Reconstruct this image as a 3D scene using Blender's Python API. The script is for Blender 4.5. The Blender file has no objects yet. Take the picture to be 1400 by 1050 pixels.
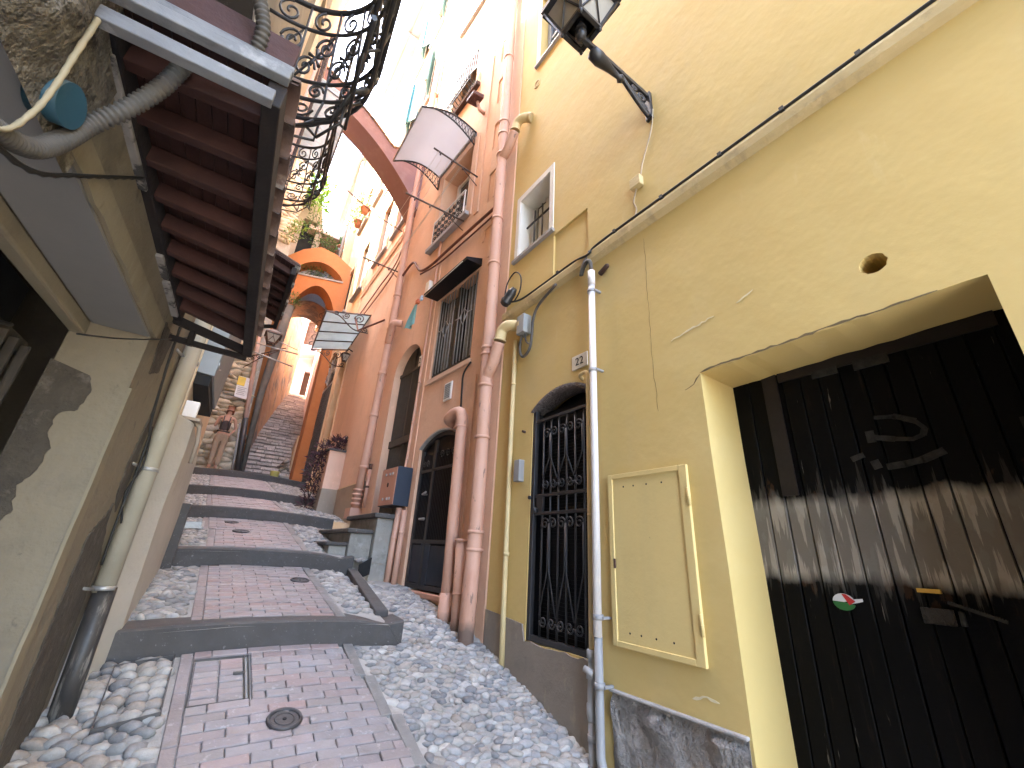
import bpy, bmesh, math, random
from mathutils import Vector as V, Matrix, noise, Quaternion
from mathutils.geometry import tessellate_polygon, delaunay_2d_cdt
RND = random.Random(11)
SC = bpy.context.scene
COL = SC.collection
PI = math.pi

# ------------------------------------------------------------------ mesh builder
ORG = {}
SPLIT = {'bars', 'scrolls', 'clamp', 'edge_bar', 'lamp_holder', 'end_boards', 'wall_crack', 'plaster_scrape', 'batten', 'branch', 'door', 'collar', 'handle', 'hinge', 'shutter', 'strap', 'top_batten', 'pilaster_band', 'hooks', 'downpipe', 'string_course', 'plaster_band', 'straps'}
class MB:
    def __init__(s):
        s.v = []; s.f = []; s.s = []; s.c = []; s.has = False
    def add(s, vs, fs, smooth=False, col=(1, 1, 1)):
        n = len(s.v)
        s.v += [V(p) for p in vs]
        for f in fs:
            s.f.append([i + n for i in f]); s.s.append(smooth); s.c.append(col)
        if col != (1, 1, 1): s.has = True
    def hexa(s, p, col=(1, 1, 1)):      # 8 corners: 4 bottom loop, 4 top loop
        s.add(p, [(3, 2, 1, 0), (4, 5, 6, 7), (0, 1, 5, 4), (1, 2, 6, 5), (2, 3, 7, 6), (3, 0, 4, 7)], False, col)
    def box(s, a, b, col=(1, 1, 1)):
        x0, y0, z0 = a; x1, y1, z1 = b
        s.hexa([(x0, y0, z0), (x1, y0, z0), (x1, y1, z0), (x0, y1, z0), (x0, y0, z1), (x1, y0, z1), (x1, y1, z1), (x0, y1, z1)], col)
    def fbox(s, F, u0, u1, z0, z1, d0, d1, col=(1, 1, 1)):   # box in a wall frame
        s.hexa([F(u0, z0, d0), F(u1, z0, d0), F(u1, z0, d1), F(u0, z0, d1), F(u0, z1, d0), F(u1, z1, d0), F(u1, z1, d1), F(u0, z1, d1)], col)
    def bar(s, p, q, w, h, up=(0, 0, 1)):
        p = V(p); q = V(q); t = (q - p).normalized(); up = V(up)
        a = t.cross(up)
        if a.length < 1e-4: a = t.cross(V((1, 0, 0)))
        a.normalize(); b = a.cross(t).normalized(); a *= w / 2; b *= h / 2
        s.hexa([p - a - b, p + a - b, p + a + b, p - a + b, q - a - b, q + a - b, q + a + b, q - a + b])
    def tube(s, pts, r, n=8, caps=True, closed=False, rs=None, flat=1.0, col=(1, 1, 1)):
        pts = [V(p) for p in pts]; N = len(pts)
        if N < 2: return
        base = len(s.v)
        nrm = None
        for i, p in enumerate(pts):
            if closed: t = pts[(i + 1) % N] - pts[i - 1]
            else: t = pts[min(i + 1, N - 1)] - pts[max(i - 1, 0)]
            if t.length < 1e-9: t = V((0, 0, 1))
            t.normalize()
            if nrm is None:
                nrm = t.cross(V((0, 0, 1)) if abs(t.z) < .9 else V((1, 0, 0))).normalized()
            else:
                nrm = nrm - t * nrm.dot(t)
                nrm = nrm.normalized() if nrm.length > 1e-6 else t.orthogonal().normalized()
            b = t.cross(nrm)
            rr = rs[i] if rs else r
            for k in range(n):
                a = 2 * PI * k / n
                s.v.append(p + nrm * (math.cos(a) * rr) + b * (math.sin(a) * rr * flat))
        for i in range(N if closed else N - 1):
            j = (i + 1) % N
            for k in range(n):
                l = (k + 1) % n
                s.f.append([base + i * n + k, base + i * n + l, base + j * n + l, base + j * n + k]); s.s.append(n > 4); s.c.append(col)
        if caps and not closed:
            s.f.append([base + k for k in reversed(range(n))]); s.s.append(False); s.c.append(col)
            s.f.append([base + (N - 1) * n + k for k in range(n)]); s.s.append(False); s.c.append(col)
        if col != (1, 1, 1): s.has = True
    def lathe(s, p, q, prof, n=12):     # prof: list of (t 0..1, radius)
        p = V(p); q = V(q)
        s.tube([p + (q - p) * t for t, r in prof], 1, n, rs=[r for t, r in prof])
    def disc(s, c, nrm, r, th, n=20):
        c = V(c); nrm = V(nrm).normalized()
        s.tube([c, c + nrm * th], r, n)
    def prism(s, fn, poly, d0, d1, col=(1, 1, 1)):
        n = len(poly)
        vs = [fn(u, z, d0) for u, z in poly] + [fn(u, z, d1) for u, z in poly]
        tri = tessellate_polygon([[V((u, z, 0)) for u, z in poly]])
        fs = [tuple(t) for t in tri] + [tuple(i + n for i in t) for t in tri]
        fs += [(i, (i + 1) % n, (i + 1) % n + n, i + n) for i in range(n)]
        s.add(vs, fs, False, col)
    def islands(s):
        par = list(range(len(s.v)))
        def fd(i):
            while par[i] != i: par[i] = par[par[i]]; i = par[i]
            return i
        for f in s.f:
            r0 = fd(f[0])
            for i in f[1:]: par[fd(i)] = r0
        gr = {}
        for k, f in enumerate(s.f): gr.setdefault(fd(f[0]), []).append(k)
        out = []
        for ks in gr.values():
            m = MB(); mp = {}
            for k in ks:
                nf = []
                for i in s.f[k]:
                    if i not in mp: mp[i] = len(m.v); m.v.append(s.v[i])
                    nf.append(mp[i])
                m.f.append(nf); m.s.append(s.s[k]); m.c.append(s.c[k])
            m.has = s.has; out.append(m)
        return out
    def build(s, name, mat, parent=None, bevel=0, origin=None, segs=2):
        if parent is not None and name in SPLIT:
            isl = s.islands()
            if 1 < len(isl) < (99 if name == 'scrolls' else 9 if name == 'bars' else 99):
                for q in isl[:-1]: q.build(name, mat, parent, bevel, origin, segs)
                return isl[-1].build(name, mat, parent, bevel, origin, segs)
        me = bpy.data.meshes.new(name)
        if parent is not None: o0 = ORG[parent.name]
        elif origin is not None: o0 = V(origin)
        else:
            xs = [p.x for p in s.v]; ys = [p.y for p in s.v]; zs = [p.z for p in s.v]
            o0 = V(((min(xs) + max(xs)) / 2, (min(ys) + max(ys)) / 2, min(zs)))
        me.from_pydata([p - o0 for p in s.v], [], s.f)
        me.polygons.foreach_set('use_smooth', s.s)
        if s.has:
            at = me.color_attributes.new('Col', 'FLOAT_COLOR', 'CORNER')
            buf = []
            for p, c in zip(me.polygons, s.c):
                buf += [c[0], c[1], c[2], 1.0] * p.loop_total
            at.data.foreach_set('color', buf)
        me.materials.append(mat)
        bm = bmesh.new(); bm.from_mesh(me); bmesh.ops.recalc_face_normals(bm, faces=bm.faces); bm.to_mesh(me); bm.free()
        o = bpy.data.objects.new(name, me); COL.objects.link(o)
        ORG[o.name] = o0
        if parent is not None: o.parent = parent
        else: o.location = o0
        if bevel:
            m = o.modifiers.new('bevel', 'BEVEL'); m.width = bevel; m.segments = segs; m.limit_method = 'ANGLE'; m.angle_limit = .6
        return o

def tag(o, label, cat, group=None):
    o['label'] = label; o['category'] = cat
    if group: o['group'] = group
    return o
def thing(name, label, cat, loc, group=None):
    o = bpy.data.objects.new(name, None); COL.objects.link(o); o.location = V(loc); o.empty_display_size = .1
    ORG[o.name] = V(loc)
    return tag(o, label, cat, group)
def struct(o): o['kind'] = 'structure'; return o
def plabel(o, l): o['label'] = l; return o
def copy_thing(root, loc, label):
    r = root.copy(); COL.objects.link(r); r.location = V(loc); r['label'] = label
    for ch in list(root.children):
        c = ch.copy(); COL.objects.link(c); c.parent = r
        for g in ch.children:
            d = g.copy(); COL.objects.link(d); d.parent = c
    return r

# ------------------------------------------------------------------ frames (u along the wall = world Y, z up, d out towards the lane)
class Fr:
    def __init__(s, x0, y0, m, side): s.a = (x0, y0, m, side)
    def __call__(s, u, z, d=0.0):
        x0, y0, m, sd = s.a
        return V((x0 + m * (u - y0) + sd * d, u, z))
FY = Fr(2.2, 3.2, 0, -1)        # yellow front
FO = Fr(2.2, 3.2, -.064, -1)    # orange front
FB = Fr(2.0, 7, 0, -1)          # salmon front
FL = Fr(-.37, 3, .066, 1)       # near left front
FL2 = Fr(-.30, 6, .0, 1)        # next left front
class FrY:                       # faces the viewer down the lane: u = X, d towards -Y, m = slant
    def __init__(s, y0, x0=0, m=0): s.a = (y0, x0, m)
    def __call__(s, u, z, d=0.0): return V((u, s.a[0] + s.a[2] * (u - s.a[1]) - d, z))

def jag(pts, step, amp, seed=0, closed=True):
    out = []; r = random.Random(seed); n = len(pts)
    for i in range(n if closed else n - 1):
        a = V((*pts[i], 0)); b = V((*pts[(i + 1) % n], 0)); L = (b - a).length; k = max(1, int(L / step))
        for j in range(k):
            p = a.lerp(b, j / k)
            if j: p += V((r.uniform(-amp, amp), r.uniform(-amp, amp), 0))
            out.append((p.x, p.y))
    if not closed: out.append(pts[-1])
    return out
def arch(u0, u1, z0, zs, zc, n=14):     # opening with a segmental head
    pts = [(u0, z0), (u1, z0)]
    h = zc - zs; w = (u1 - u0) / 2; Rr = (w * w + h * h) / (2 * h); cu = (u0 + u1) / 2; cz = zc - Rr
    a0 = math.asin(min(1, w / Rr))
    if h > w: a0 = PI - a0
    for i in range(n + 1):
        a = a0 - 2 * a0 * i / n
        pts.append((cu + Rr * math.sin(a), cz + Rr * math.cos(a)))
    return pts
def rect(u0, u1, z0, z1): return [(u0, z0), (u1, z0), (u1, z1), (u0, z1)]
def inpoly(x, y, P):
    c = False; j = len(P) - 1
    for i in range(len(P)):
        if (P[i][1] > y) != (P[j][1] > y) and x < (P[j][0] - P[i][0]) * (y - P[i][1]) / (P[j][1] - P[i][1]) + P[i][0]: c = not c
        j = i
    return c
def fill2d(outline, holes=()):
    vs = []; ed = []
    for P in [outline] + list(holes):
        n = len(vs); k = len(P); vs += [V(p) for p in P]; ed += [(n + i, n + (i + 1) % k) for i in range(k)]
    v, e, f, *_ = delaunay_2d_cdt(vs, ed, [], 0, 1e-6)
    out = []
    for t in f:
        x = sum(v[i].x for i in t) / 3; y = sum(v[i].y for i in t) / 3
        if inpoly(x, y, outline) and not any(inpoly(x, y, h) for h in holes): out.append(tuple(t))
    return [(p.x, p.y) for p in v], out
def wall(mb, F, outline, holes=(), T=2.5, through=()):
    hs = [h for h, d in holes]
    flat, tri = fill2d(outline, hs); mb.add([F(u, z, 0) for u, z in flat], tri)
    for h, d in holes:
        k = len(h)
        mb.add([F(u, z, 0) for u, z in h] + [F(u, z, -d) for u, z in h], [(i, (i + 1) % k, (i + 1) % k + k, i + k) for i in range(k)])
    k = len(outline)
    mb.add([F(u, z, 0) for u, z in outline] + [F(u, z, -T) for u, z in outline], [(i, (i + 1) % k, (i + 1) % k + k, i + k) for i in range(k)])
    flat, tri = fill2d(outline, through); mb.add([F(u, z, -T) for u, z in flat], tri)
def spline(pts, k=6):
    pts = [V(p) for p in pts]; out = []
    for i in range(len(pts) - 1):
        p0 = pts[max(i - 1, 0)]; p1 = pts[i]; p2 = pts[i + 1]; p3 = pts[min(i + 2, len(pts) - 1)]
        for j in range(k):
            t = j / k
            out.append(.5 * ((2 * p1) + (p2 - p0) * t + (2 * p0 - 5 * p1 + 4 * p2 - p3) * t * t + (3 * p1 - p0 - 3 * p2 + p3) * t ** 3))
    out.append(pts[-1]); return out
def sag(p, q, s, k=12):
    p = V(p); q = V(q)
    return [p.lerp(q, i / k) - V((0, 0, s * 4 * (i / k) * (1 - i / k))) for i in range(k + 1)]
def spiral(fn, cu, cz, r, a0, turns, d=0, n=18, r1=.15):
    return [fn(cu + (r * (1 - (1 - r1) * i / n)) * math.cos(a0 + turns * 2 * PI * i / n), cz + (r * (1 - (1 - r1) * i / n)) * math.sin(a0 + turns * 2 * PI * i / n), d) for i in range(n + 1)]
def ell(mb, c, ax, ay, az, col, sub=0, rough=.12, flatb=False):
    b = bmesh.new(); bmesh.ops.create_icosphere(b, subdivisions=2 if sub else 1, radius=1)
    vs = []; o = V((RND.uniform(0, 50), RND.uniform(0, 50), RND.uniform(0, 50)))
    for v in b.verts:
        k = 1 + rough * noise.noise(v.co * 1.3 + o) * 2
        vs.append(V(c) + ax * (v.co.x * k) + ay * (v.co.y * k) + az * (v.co.z * k))
    fs = [[v.index for v in f.verts] for f in b.faces]; b.free()
    mb.add(vs, fs, True, col)

# ------------------------------------------------------------------ materials
def M(name, c1, c2=None, rough=.8, scale=2.0, detail=6, layers=(), bump=((40, .15),), metal=0, attr=False, spec=.5, zlayers=(), trans=0, fine=.0):
    m = bpy.data.materials.new(name); m.use_nodes = True; nt = m.node_tree; N = nt.nodes; L = nt.links
    bs = N['Principled BSDF']; out = N['Material Output']
    geo = N.new('ShaderNodeNewGeometry')
    def nz(sc, det=6, rg=.6, dist=0):
        mp = N.new('ShaderNodeMapping'); L.new(geo.outputs['Position'], mp.inputs[0])
        if isinstance(sc, (int, float)): sc = (sc, sc, sc)
        mp.inputs['Scale'].default_value = sc
        mp.inputs['Location'].default_value = (RND.uniform(0, 9), RND.uniform(0, 9), RND.uniform(0, 9))
        n = N.new('ShaderNodeTexNoise'); L.new(mp.outputs[0], n.inputs['Vector']); n.inputs['Scale'].default_value = 1
        n.inputs['Detail'].default_value = det; n.inputs['Roughness'].default_value = rg; n.inputs['Distortion'].default_value = dist
        return n.outputs['Fac']
    def ramp(sock, lo, hi):
        r = N.new('ShaderNodeMapRange'); L.new(sock, r.inputs[0]); r.inputs[1].default_value = lo; r.inputs[2].default_value = hi
        return r.outputs[0]
    def mix(a, b, f, mode='MIX'):
        x = N.new('ShaderNodeMix'); x.data_type = 'RGBA'; x.blend_type = mode
        for s, val in ((x.inputs[6], a), (x.inputs[7], b), (x.inputs[0], f)):
            if isinstance(val, (tuple, list)): s.default_value = (*val[:3], 1)
            elif isinstance(val, (int, float)): s.default_value = val
            else: L.new(val, s)
        return x.outputs[2]
    def mul(sock, k):
        x = N.new('ShaderNodeMath'); x.operation = 'MULTIPLY'; L.new(sock, x.inputs[0]); x.inputs[1].default_value = k; return x.outputs[0]
    c2 = c2 or tuple(x * .75 for x in c1)
    col = mix(c1, c2, ramp(nz(scale, detail), .3, .7))
    if attr:
        at = N.new('ShaderNodeVertexColor'); at.layer_name = 'Col'
        col = mix(col, at.outputs[0], 1.0, 'MULTIPLY')
    for colr, sc, lo, hi, amt in layers:
        lo = .5 + (lo - .5) * .66; hi = lo + (hi - lo + .02) * .75 if lo < .58 else .5 + (hi - .5) * .72
        col = mix(col, colr, mul(ramp(nz(sc, 7, .65), lo, hi), amt))
    for colr, z0, z1, soft, wob, sc, amt in zlayers:      # a band between two heights with a ragged edge
        sp = N.new('ShaderNodeSeparateXYZ'); L.new(geo.outputs['Position'], sp.inputs[0])
        n = nz(sc, 6, .6); a = N.new('ShaderNodeMath'); a.operation = 'MULTIPLY_ADD'; L.new(n, a.inputs[0]); a.inputs[1].default_value = wob; L.new(sp.outputs[2], a.inputs[2])
        z0 += wob * .5; z1 += wob * .5
        f0 = ramp(a.outputs[0], z0 - soft, z0 + soft); f1 = ramp(a.outputs[0], z1 + soft, z1 - soft)
        x = N.new('ShaderNodeMath'); x.operation = 'MULTIPLY'; L.new(f0, x.inputs[0]); L.new(f1, x.inputs[1])
        col = mix(col, colr, mul(x.outputs[0], amt))
    if fine:
        col = mix(col, tuple(x * .5 for x in c1), mul(ramp(nz(180, 3), .55, .8), fine))
    L.new(col, bs.inputs['Base Color'])
    rn = N.new('ShaderNodeMapRange'); L.new(nz(9, 4), rn.inputs[0]); rn.inputs[3].default_value = max(.05, rough - .12); rn.inputs[4].default_value = min(1, rough + .12)
    L.new(rn.outputs[0], bs.inputs['Roughness'])
    bs.inputs['Metallic'].default_value = metal
    bs.inputs['Specular IOR Level'].default_value = spec
    prev = None
    for sc, st in bump:
        b = N.new('ShaderNodeBump'); b.inputs['Strength'].default_value = 1; b.inputs['Distance'].default_value = st
        L.new(nz(sc, 5, .6), b.inputs['Height'])
        if prev: L.new(prev, b.inputs['Normal'])
        prev = b.outputs[0]
    if prev: L.new(prev, bs.inputs['Normal'])
    if trans:
        tr = N.new('ShaderNodeBsdfTranslucent'); L.new(col, tr.inputs[0])
        mx = N.new('ShaderNodeMixShader'); mx.inputs[0].default_value = trans
        L.new(bs.outputs[0], mx.inputs[1]); L.new(tr.outputs[0], mx.inputs[2]); L.new(mx.outputs[0], out.inputs[0])
    return m
def glass(name, tint=(.03, .035, .04), rough=.08):
    return M(name, tint, tuple(x * .7 for x in tint), rough, 3, bump=((3, .002),), spec=.7)

Y1 = (.60, .43, .155)
mt = {}
mt['yellow'] = M('yellow_plaster', (.60, .445, .168), (.56, .41, .15), .8, .7,
    layers=(((.66, .515, .24), (.45, .45, .9), .52, .80, .5), ((.56, .44, .22), (1.3, 1.3, .22), .56, .84, .45), ((.52, .43, .25), (.6, .6, .7), .58, .85, .4), ((.68, .56, .31), (6, 6, 1.2), .72, .84, .3), ((.40, .31, .15), (12, 12, 7), .78, .9, .35)),
    bump=((.9, .022), (3.0, .002), (60, .0004)), fine=.06)
mt['yellow_paint'] = M('yellow_metal_paint', (.68, .53, .225), (.645, .495, .205), .55, 2,
    layers=(((.52, .42, .2), (4, 4, .8), .56, .84, .4), ((.25, .16, .08), (25, 25, 18), .78, .84, .6)), bump=((5, .004), (60, .0006)))
mt['yellow_trim'] = M('yellow_moulding', (.56, .445, .23), (.50, .395, .205), .8, 3,
    layers=(((.32, .25, .15), (1.2, 9, 9), .52, .72, .6), ((.70, .57, .34), (12, 12, 12), .62, .72, .5)), bump=((12, .006), (70, .001)))
mt['skirt'] = M('brown_grey_skirting', (.25, .215, .175), (.215, .18, .145), .85, 3, layers=(((.42, .36, .24), (9, 9, 4), .62, .74, .5), ((.12, .10, .08), (3, 3, 3), .6, .8, .5)), bump=((9, .005), (60, .001)))
mt['plinth'] = M('rough_stone_plinth', (.36, .33, .30), (.22, .20, .185), .9, 6, layers=(((.48, .45, .42), (6, 6, 11), .56, .66, .8), ((.09, .08, .075), (10, 10, 14), .58, .7, .8), ((.30, .22, .15), (3, 3, 3), .6, .75, .5)), bump=((5, .05), (14, .05), (40, .02), (90, .006)))
mt['ledge'] = M('pale_ledge', (.40, .385, .36), (.27, .255, .235), .85, 8, bump=((20, .006),))
def plast(n, a, b, extra=(), bm=((1.2, .022), (4, .003), (60, .0005))):
    s = tuple(x * .72 for x in a)
    return M(n, a, b, .85, 1.1, layers=((tuple(min(.9, x * 1.16) for x in a), (.8, .8, 1.6), .52, .7, .45), (s, (3, 3, .5), .56, .78, .55), ((s[0] * .8, s[1] * .85, s[2] * .9), (1.2, 1.2, 1.0), .6, .78, .45), (tuple(min(.9, x * 1.25) for x in a), (14, 14, 5), .69, .75, .35)) + tuple(extra), bump=bm, fine=.12)
mt['orange'] = plast('terracotta_plaster', (.66, .42, .285), (.62, .385, .255))
mt['salmon'] = plast('salmon_plaster', (.69, .475, .355), (.65, .435, .32))
mt['peach'] = plast('peach_plaster', (.62, .44, .27), (.58, .40, .235))
mt['pinkpale'] = plast('pale_pink_plaster', (.62, .44, .39), (.57, .39, .34))
mt['deeporange'] = plast('deep_orange_plaster', (.40, .15, .045), (.36, .125, .035))
mt['quoin'] = plast('pale_quoin', (.64, .44, .32), (.60, .40, .28))
mt['creamtrim'] = plast('cream_surround', (.68, .53, .36), (.62, .47, .30))
mt['whitetrim'] = plast('white_surround', (.72, .70, .64), (.64, .61, .54))
mt['dado'] = plast('beige_dado', (.34, .28, .22), (.30, .24, .18))
mt['pipepink'] = M('salmon_pipe_paint', (.55, .315, .225), (.51, .285, .195), .6, 2, layers=(((.40, .17, .10), (5, 5, 1), .58, .76, .6), ((.66, .40, .30), (9, 9, 2), .62, .74, .5), ((.10, .07, .06), (14, 14, 4), .70, .74, .7)), zlayers=(((.12, .09, .075), -1.5, -.56, .05, .18, 9, .85),), bump=((14, .003),))
mt['pipecream'] = M('cream_pipe_paint', (.62, .49, .26), (.56, .43, .21), .6, 4, layers=(((.42, .34, .2), (6, 6, 2), .58, .72, .6),), bump=((20, .002),))
mt['pipewhite'] = M('white_plastic', (.66, .62, .585), (.60, .56, .53), .45, 4, layers=(((.45, .40, .36), (14, 14, 3), .64, .74, .6),), bump=())
mt['pipegrey'] = M('grey_plastic', (.30, .295, .29), (.25, .245, .24), .5, 4, layers=(((.45, .44, .42), (12, 12, 4), .6, .7, .5),), bump=())
mt['galv'] = M('galvanised_metal', (.42, .42, .41), (.30, .30, .29), .45, 12, metal=.6, bump=((30, .001),))
mt['iron'] = M('black_iron', (.020, .019, .020), (.03, .028, .029), .42, 9, layers=(((.07, .05, .04), (16, 16, 16), .66, .78, .4),), bump=((50, .0008),))
mt['ironbrown'] = M('brown_iron', (.05, .035, .03), (.09, .055, .045), .6, 9, bump=((40, .001),))
mt['irondark'] = M('dark_sheet', (.0045, .0045, .0055), (.007, .007, .008), .5, 5, bump=((8, .003),), spec=.25)
mt['blackpl'] = M('black_plastic', (.02, .02, .022), (.028, .028, .03), .35, 5, bump=())
mt['dark'] = M('dark_interior', (.012, .011, .011), (.018, .017, .016), .9, 3, bump=())
mt['glass'] = glass('window_glass')
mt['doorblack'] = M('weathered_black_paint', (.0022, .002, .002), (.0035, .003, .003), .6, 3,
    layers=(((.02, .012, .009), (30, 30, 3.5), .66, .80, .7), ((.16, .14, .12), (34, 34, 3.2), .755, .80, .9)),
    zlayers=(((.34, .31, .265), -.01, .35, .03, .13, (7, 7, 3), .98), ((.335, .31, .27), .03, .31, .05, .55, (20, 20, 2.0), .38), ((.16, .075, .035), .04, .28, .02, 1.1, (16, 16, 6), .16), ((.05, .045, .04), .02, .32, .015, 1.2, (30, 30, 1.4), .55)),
    bump=((30, .002), (90, .0008)), spec=.12)
mt['doorstrap'] = M('rust_brown_strap', (.007, .0035, .003), (.010, .005, .004), .7, 8, bump=((30, .002),))
mt['rust'] = M('rusty_metal', (.075, .035, .022), (.045, .022, .015), .85, 12, bump=((40, .003),))
mt['scuff'] = M('grey_scuffed_paint', (.034, .031, .027), (.003, .003, .003), .8, 26, bump=((40, .002),))
mt['steel'] = M('bright_steel', (.62, .62, .62), (.5, .5, .5), .3, 9, metal=.9, bump=())
mt['leftwall'] = M('cream_grey_plaster', (.215, .18, .125), (.185, .154, .107), .88, 1.6, layers=(((.255, .215, .155), (1, 1, 2), .52, .72, .5), ((.11, .095, .08), (2.5, 2.5, 2.2), .58, .74, .6), ((.07, .06, .05), (14, 14, 10), .68, .75, .5), ((.25, .21, .155), (6, 6, 1.2), .6, .72, .4)), bump=((3, .03), (10, .01), (60, .0015)), fine=.15)
mt['lefttrim'] = M('ochre_cream_plaster', (.25, .21, .14), (.215, .18, .12), .85, 3, layers=(((.15, .12, .09), (3, 3, 3), .57, .74, .6), ((.31, .28, .21), (8, 8, 2), .6, .7, .4)), bump=((6, .012), (50, .0015)))
mt['leftgrey'] = M('smooth_grey_render', (.23, .22, .21), (.205, .197, .19), .85, 1.5, layers=(((.22, .212, .205), (2, 2, 2), .55, .7, .4),), bump=((4, .004), (60, .0006)))
mt['substrate'] = M('bare_brown_render', (.085, .07, .052), (.055, .045, .035), .95, 9, layers=(((.15, .13, .105), (14, 14, 14), .6, .7, .6), ((.05, .04, .03), (7, 7, 7), .62, .74, .7)), bump=((9, .03), (30, .012)))
mt['rubble'] = M('rubble_core', (.17, .145, .11), (.10, .083, .063), .95, 9, layers=(((.32, .295, .25), (9, 9, 9), .57, .68, .8), ((.05, .035, .025), (11, 11, 11), .64, .70, .9)), bump=((7, .10), (22, .03)))
mt['whitepipe'] = M('stained_white_pipe', (.36, .325, .25), (.31, .28, .21), .7, 5, layers=(((.22, .16, .10), (9, 9, 3), .62, .74, .7), ((.62, .58, .5), (5, 5, 2), .55, .7, .4)), bump=((10, .004),))
mt['blackpipe'] = M('scratched_black_pipe', (.028, .027, .027), (.05, .045, .042), .5, 6, layers=(((.36, .33, .29), (16, 16, 2.6), .60, .68, .8), ((.08, .07, .06), (5, 5, 3), .55, .7, .6)), bump=((12, .003),))
mt['pilaster'] = M('off_white_plaster', (.50, .475, .415), (.45, .425, .365), .85, 2, layers=(((.30, .24, .17), (4, 4, 2), .6, .74, .6), ((.54, .50, .43), (2, 2, 2), .5, .7, .4)), bump=((4, .015), (40, .002)))
mt['wood_red'] = M('red_brown_boards', (.062, .019, .013), (.035, .012, .009), .75, (4), layers=(((.075, .03, .02), (3, 9, 3), .55, .7, .5), ((.02, .01, .008), (5, 5, 5), .58, .75, .7)), bump=((20, .004),))
mt['wood_dark'] = M('dark_rafters', (.014, .008, .007), (.009, .006, .006), .8, 6, bump=((20, .004),))
mt['wood_grey'] = M('grey_weathered_boards', (.20, .205, .215), (.13, .13, .14), .8, 6, layers=(((.36, .36, .36), (9, 9, 9), .62, .7, .6), ((.06, .06, .065), (4, 14, 14), .58, .7, .6)), bump=((25, .004),))
mt['wood_white'] = M('flaking_white_batten', (.36, .34, .32), (.22, .20, .19), .85, 9, layers=(((.03, .03, .03), (9, 9, 5), .52, .58, .9),), bump=((20, .008),))
mt['tile'] = M('clay_tiles', (.12, .07, .055), (.08, .05, .04), .9, 8, layers=(((.30, .26, .22), (9, 9, 9), .58, .7, .6),), bump=((20, .006),), attr=False)
mt['conduit'] = M('grey_brown_conduit', (.085, .076, .066), (.065, .058, .05), .7, 9, bump=((30, .002),))
mt['bluepipe'] = M('blue_plastic_pipe', (.022, .08, .115), (.018, .062, .095), .45, 5, layers=(((.12, .17, .18), (9, 9, 9), .6, .72, .4),), bump=())
mt['rope'] = M('yellowed_cable', (.27, .23, .14), (.30, .24, .15), .7, 20, bump=((60, .002),))
mt['slat'] = M('old_dark_timber', (.06, .048, .037), (.03, .025, .02), .85, (5), layers=(((.10, .08, .06), (18, 18, 2), .62, .74, .6),), bump=((20, .006),))
mt['paver'] = M('brick_pavers', (.76, .695, .67), (.61, .555, .535), .46, 7, layers=(((.34, .33, .36), (3, 3, 3), .55, .75, .35), ((.5, .48, .46), (22, 22, 22), .64, .74, .35)), bump=((30, .004), (110, .0012)), attr=True)
mt['stoneatt'] = M('river_pebbles', (.95, .915, .855), (.66, .635, .59), .55, 26, layers=(((.20, .19, .18), (9, 9, 9), .55, .75, .35), ((.45, .44, .42), (70, 70, 70), .6, .74, .35)), bump=((30, .004), (120, .0015)), attr=True)
mt['mortar'] = M('dusty_mortar', (.36, .34, .31), (.27, .255, .23), .92, 6, layers=(((.40, .385, .36), (9, 9, 9), .56, .68, .7), ((.10, .09, .08), (4, 4, 4), .6, .75, .5)), bump=((16, .012), (60, .003)))
mt['joint'] = M('sandy_joint', (.12, .115, .115), (.08, .075, .075), .9, 9, bump=((40, .003),))
mt['stepstone'] = M('grey_slate_steps', (.070, .064, .060), (.052, .047, .044), .72, 5, layers=(((.088, .082, .079), (2.2, 2.2, 5), .55, .7, .6), ((.075, .07, .072), (7, 7, 9), .6, .72, .5), ((.34, .33, .33), (40, 40, 40), .68, .76, .4)), bump=((9, .006), (60, .0015)))
mt['concrete'] = M('stained_concrete', (.30, .285, .25), (.215, .20, .175), .9, 4, layers=(((.12, .11, .095), (4, 4, 4), .57, .72, .7), ((.40, .39, .36), (8, 8, 8), .58, .7, .5)), bump=((9, .015), (50, .003)))
mt['castiron'] = M('cast_iron_cover', (.085, .08, .08), (.06, .057, .057), .5, 14, metal=.4, bump=((40, .004),))
mt['teal'] = M('teal_shutter_paint', (.10, .26, .27), (.085, .22, .23), .6, 5, bump=((20, .002),))
mt['bluegrey'] = M('grey_blue_shutter', (.22, .25, .29), (.18, .21, .25), .6, 5, bump=())
mt['white'] = M('white_paint', (.78, .77, .75), (.70, .69, .67), .55, 5, bump=())
mt['navy'] = M('navy_enamel', (.010, .017, .032), (.014, .021, .038), .45, 4, bump=((6, .001),))
mt['metpink'] = M('painted_box_pink', (.50, .25, .17), (.45, .21, .14), .6, 6, bump=())
mt['olive'] = M('dark_olive_shutter', (.055, .047, .037), (.04, .034, .027), .7, 6, layers=(((.09, .08, .065), (20, 20, 1.5), .58, .72, .5),), bump=((12, .003),))
mt['curtain'] = M('grey_curtain', (.20, .185, .15), (.12, .11, .09), .9, (14), bump=((9, .02),))
mt['polycarb'] = M('clouded_polycarbonate', (.50, .50, .51), (.47, .47, .48), .35, 2, layers=(((.5, .48, .48), (30, 30, 30), .72, .76, .6),), bump=(), trans=.8)
mt['corrug'] = M('corrugated_plastic', (.74, .80, .83), (.66, .72, .75), .45, 5, bump=(), trans=.7)
mt['frosted'] = M('wired_glass', (.66, .74, .76), (.55, .64, .67), .35, 4, layers=(((.42, .5, .53), (3, 3, 3), .5, .7, .5),), bump=(), trans=.55)
mt['lampglass'] = M('clouded_lamp_glass', (.50, .48, .43), (.42, .40, .36), .4, 6, bump=(), trans=.4)
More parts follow.
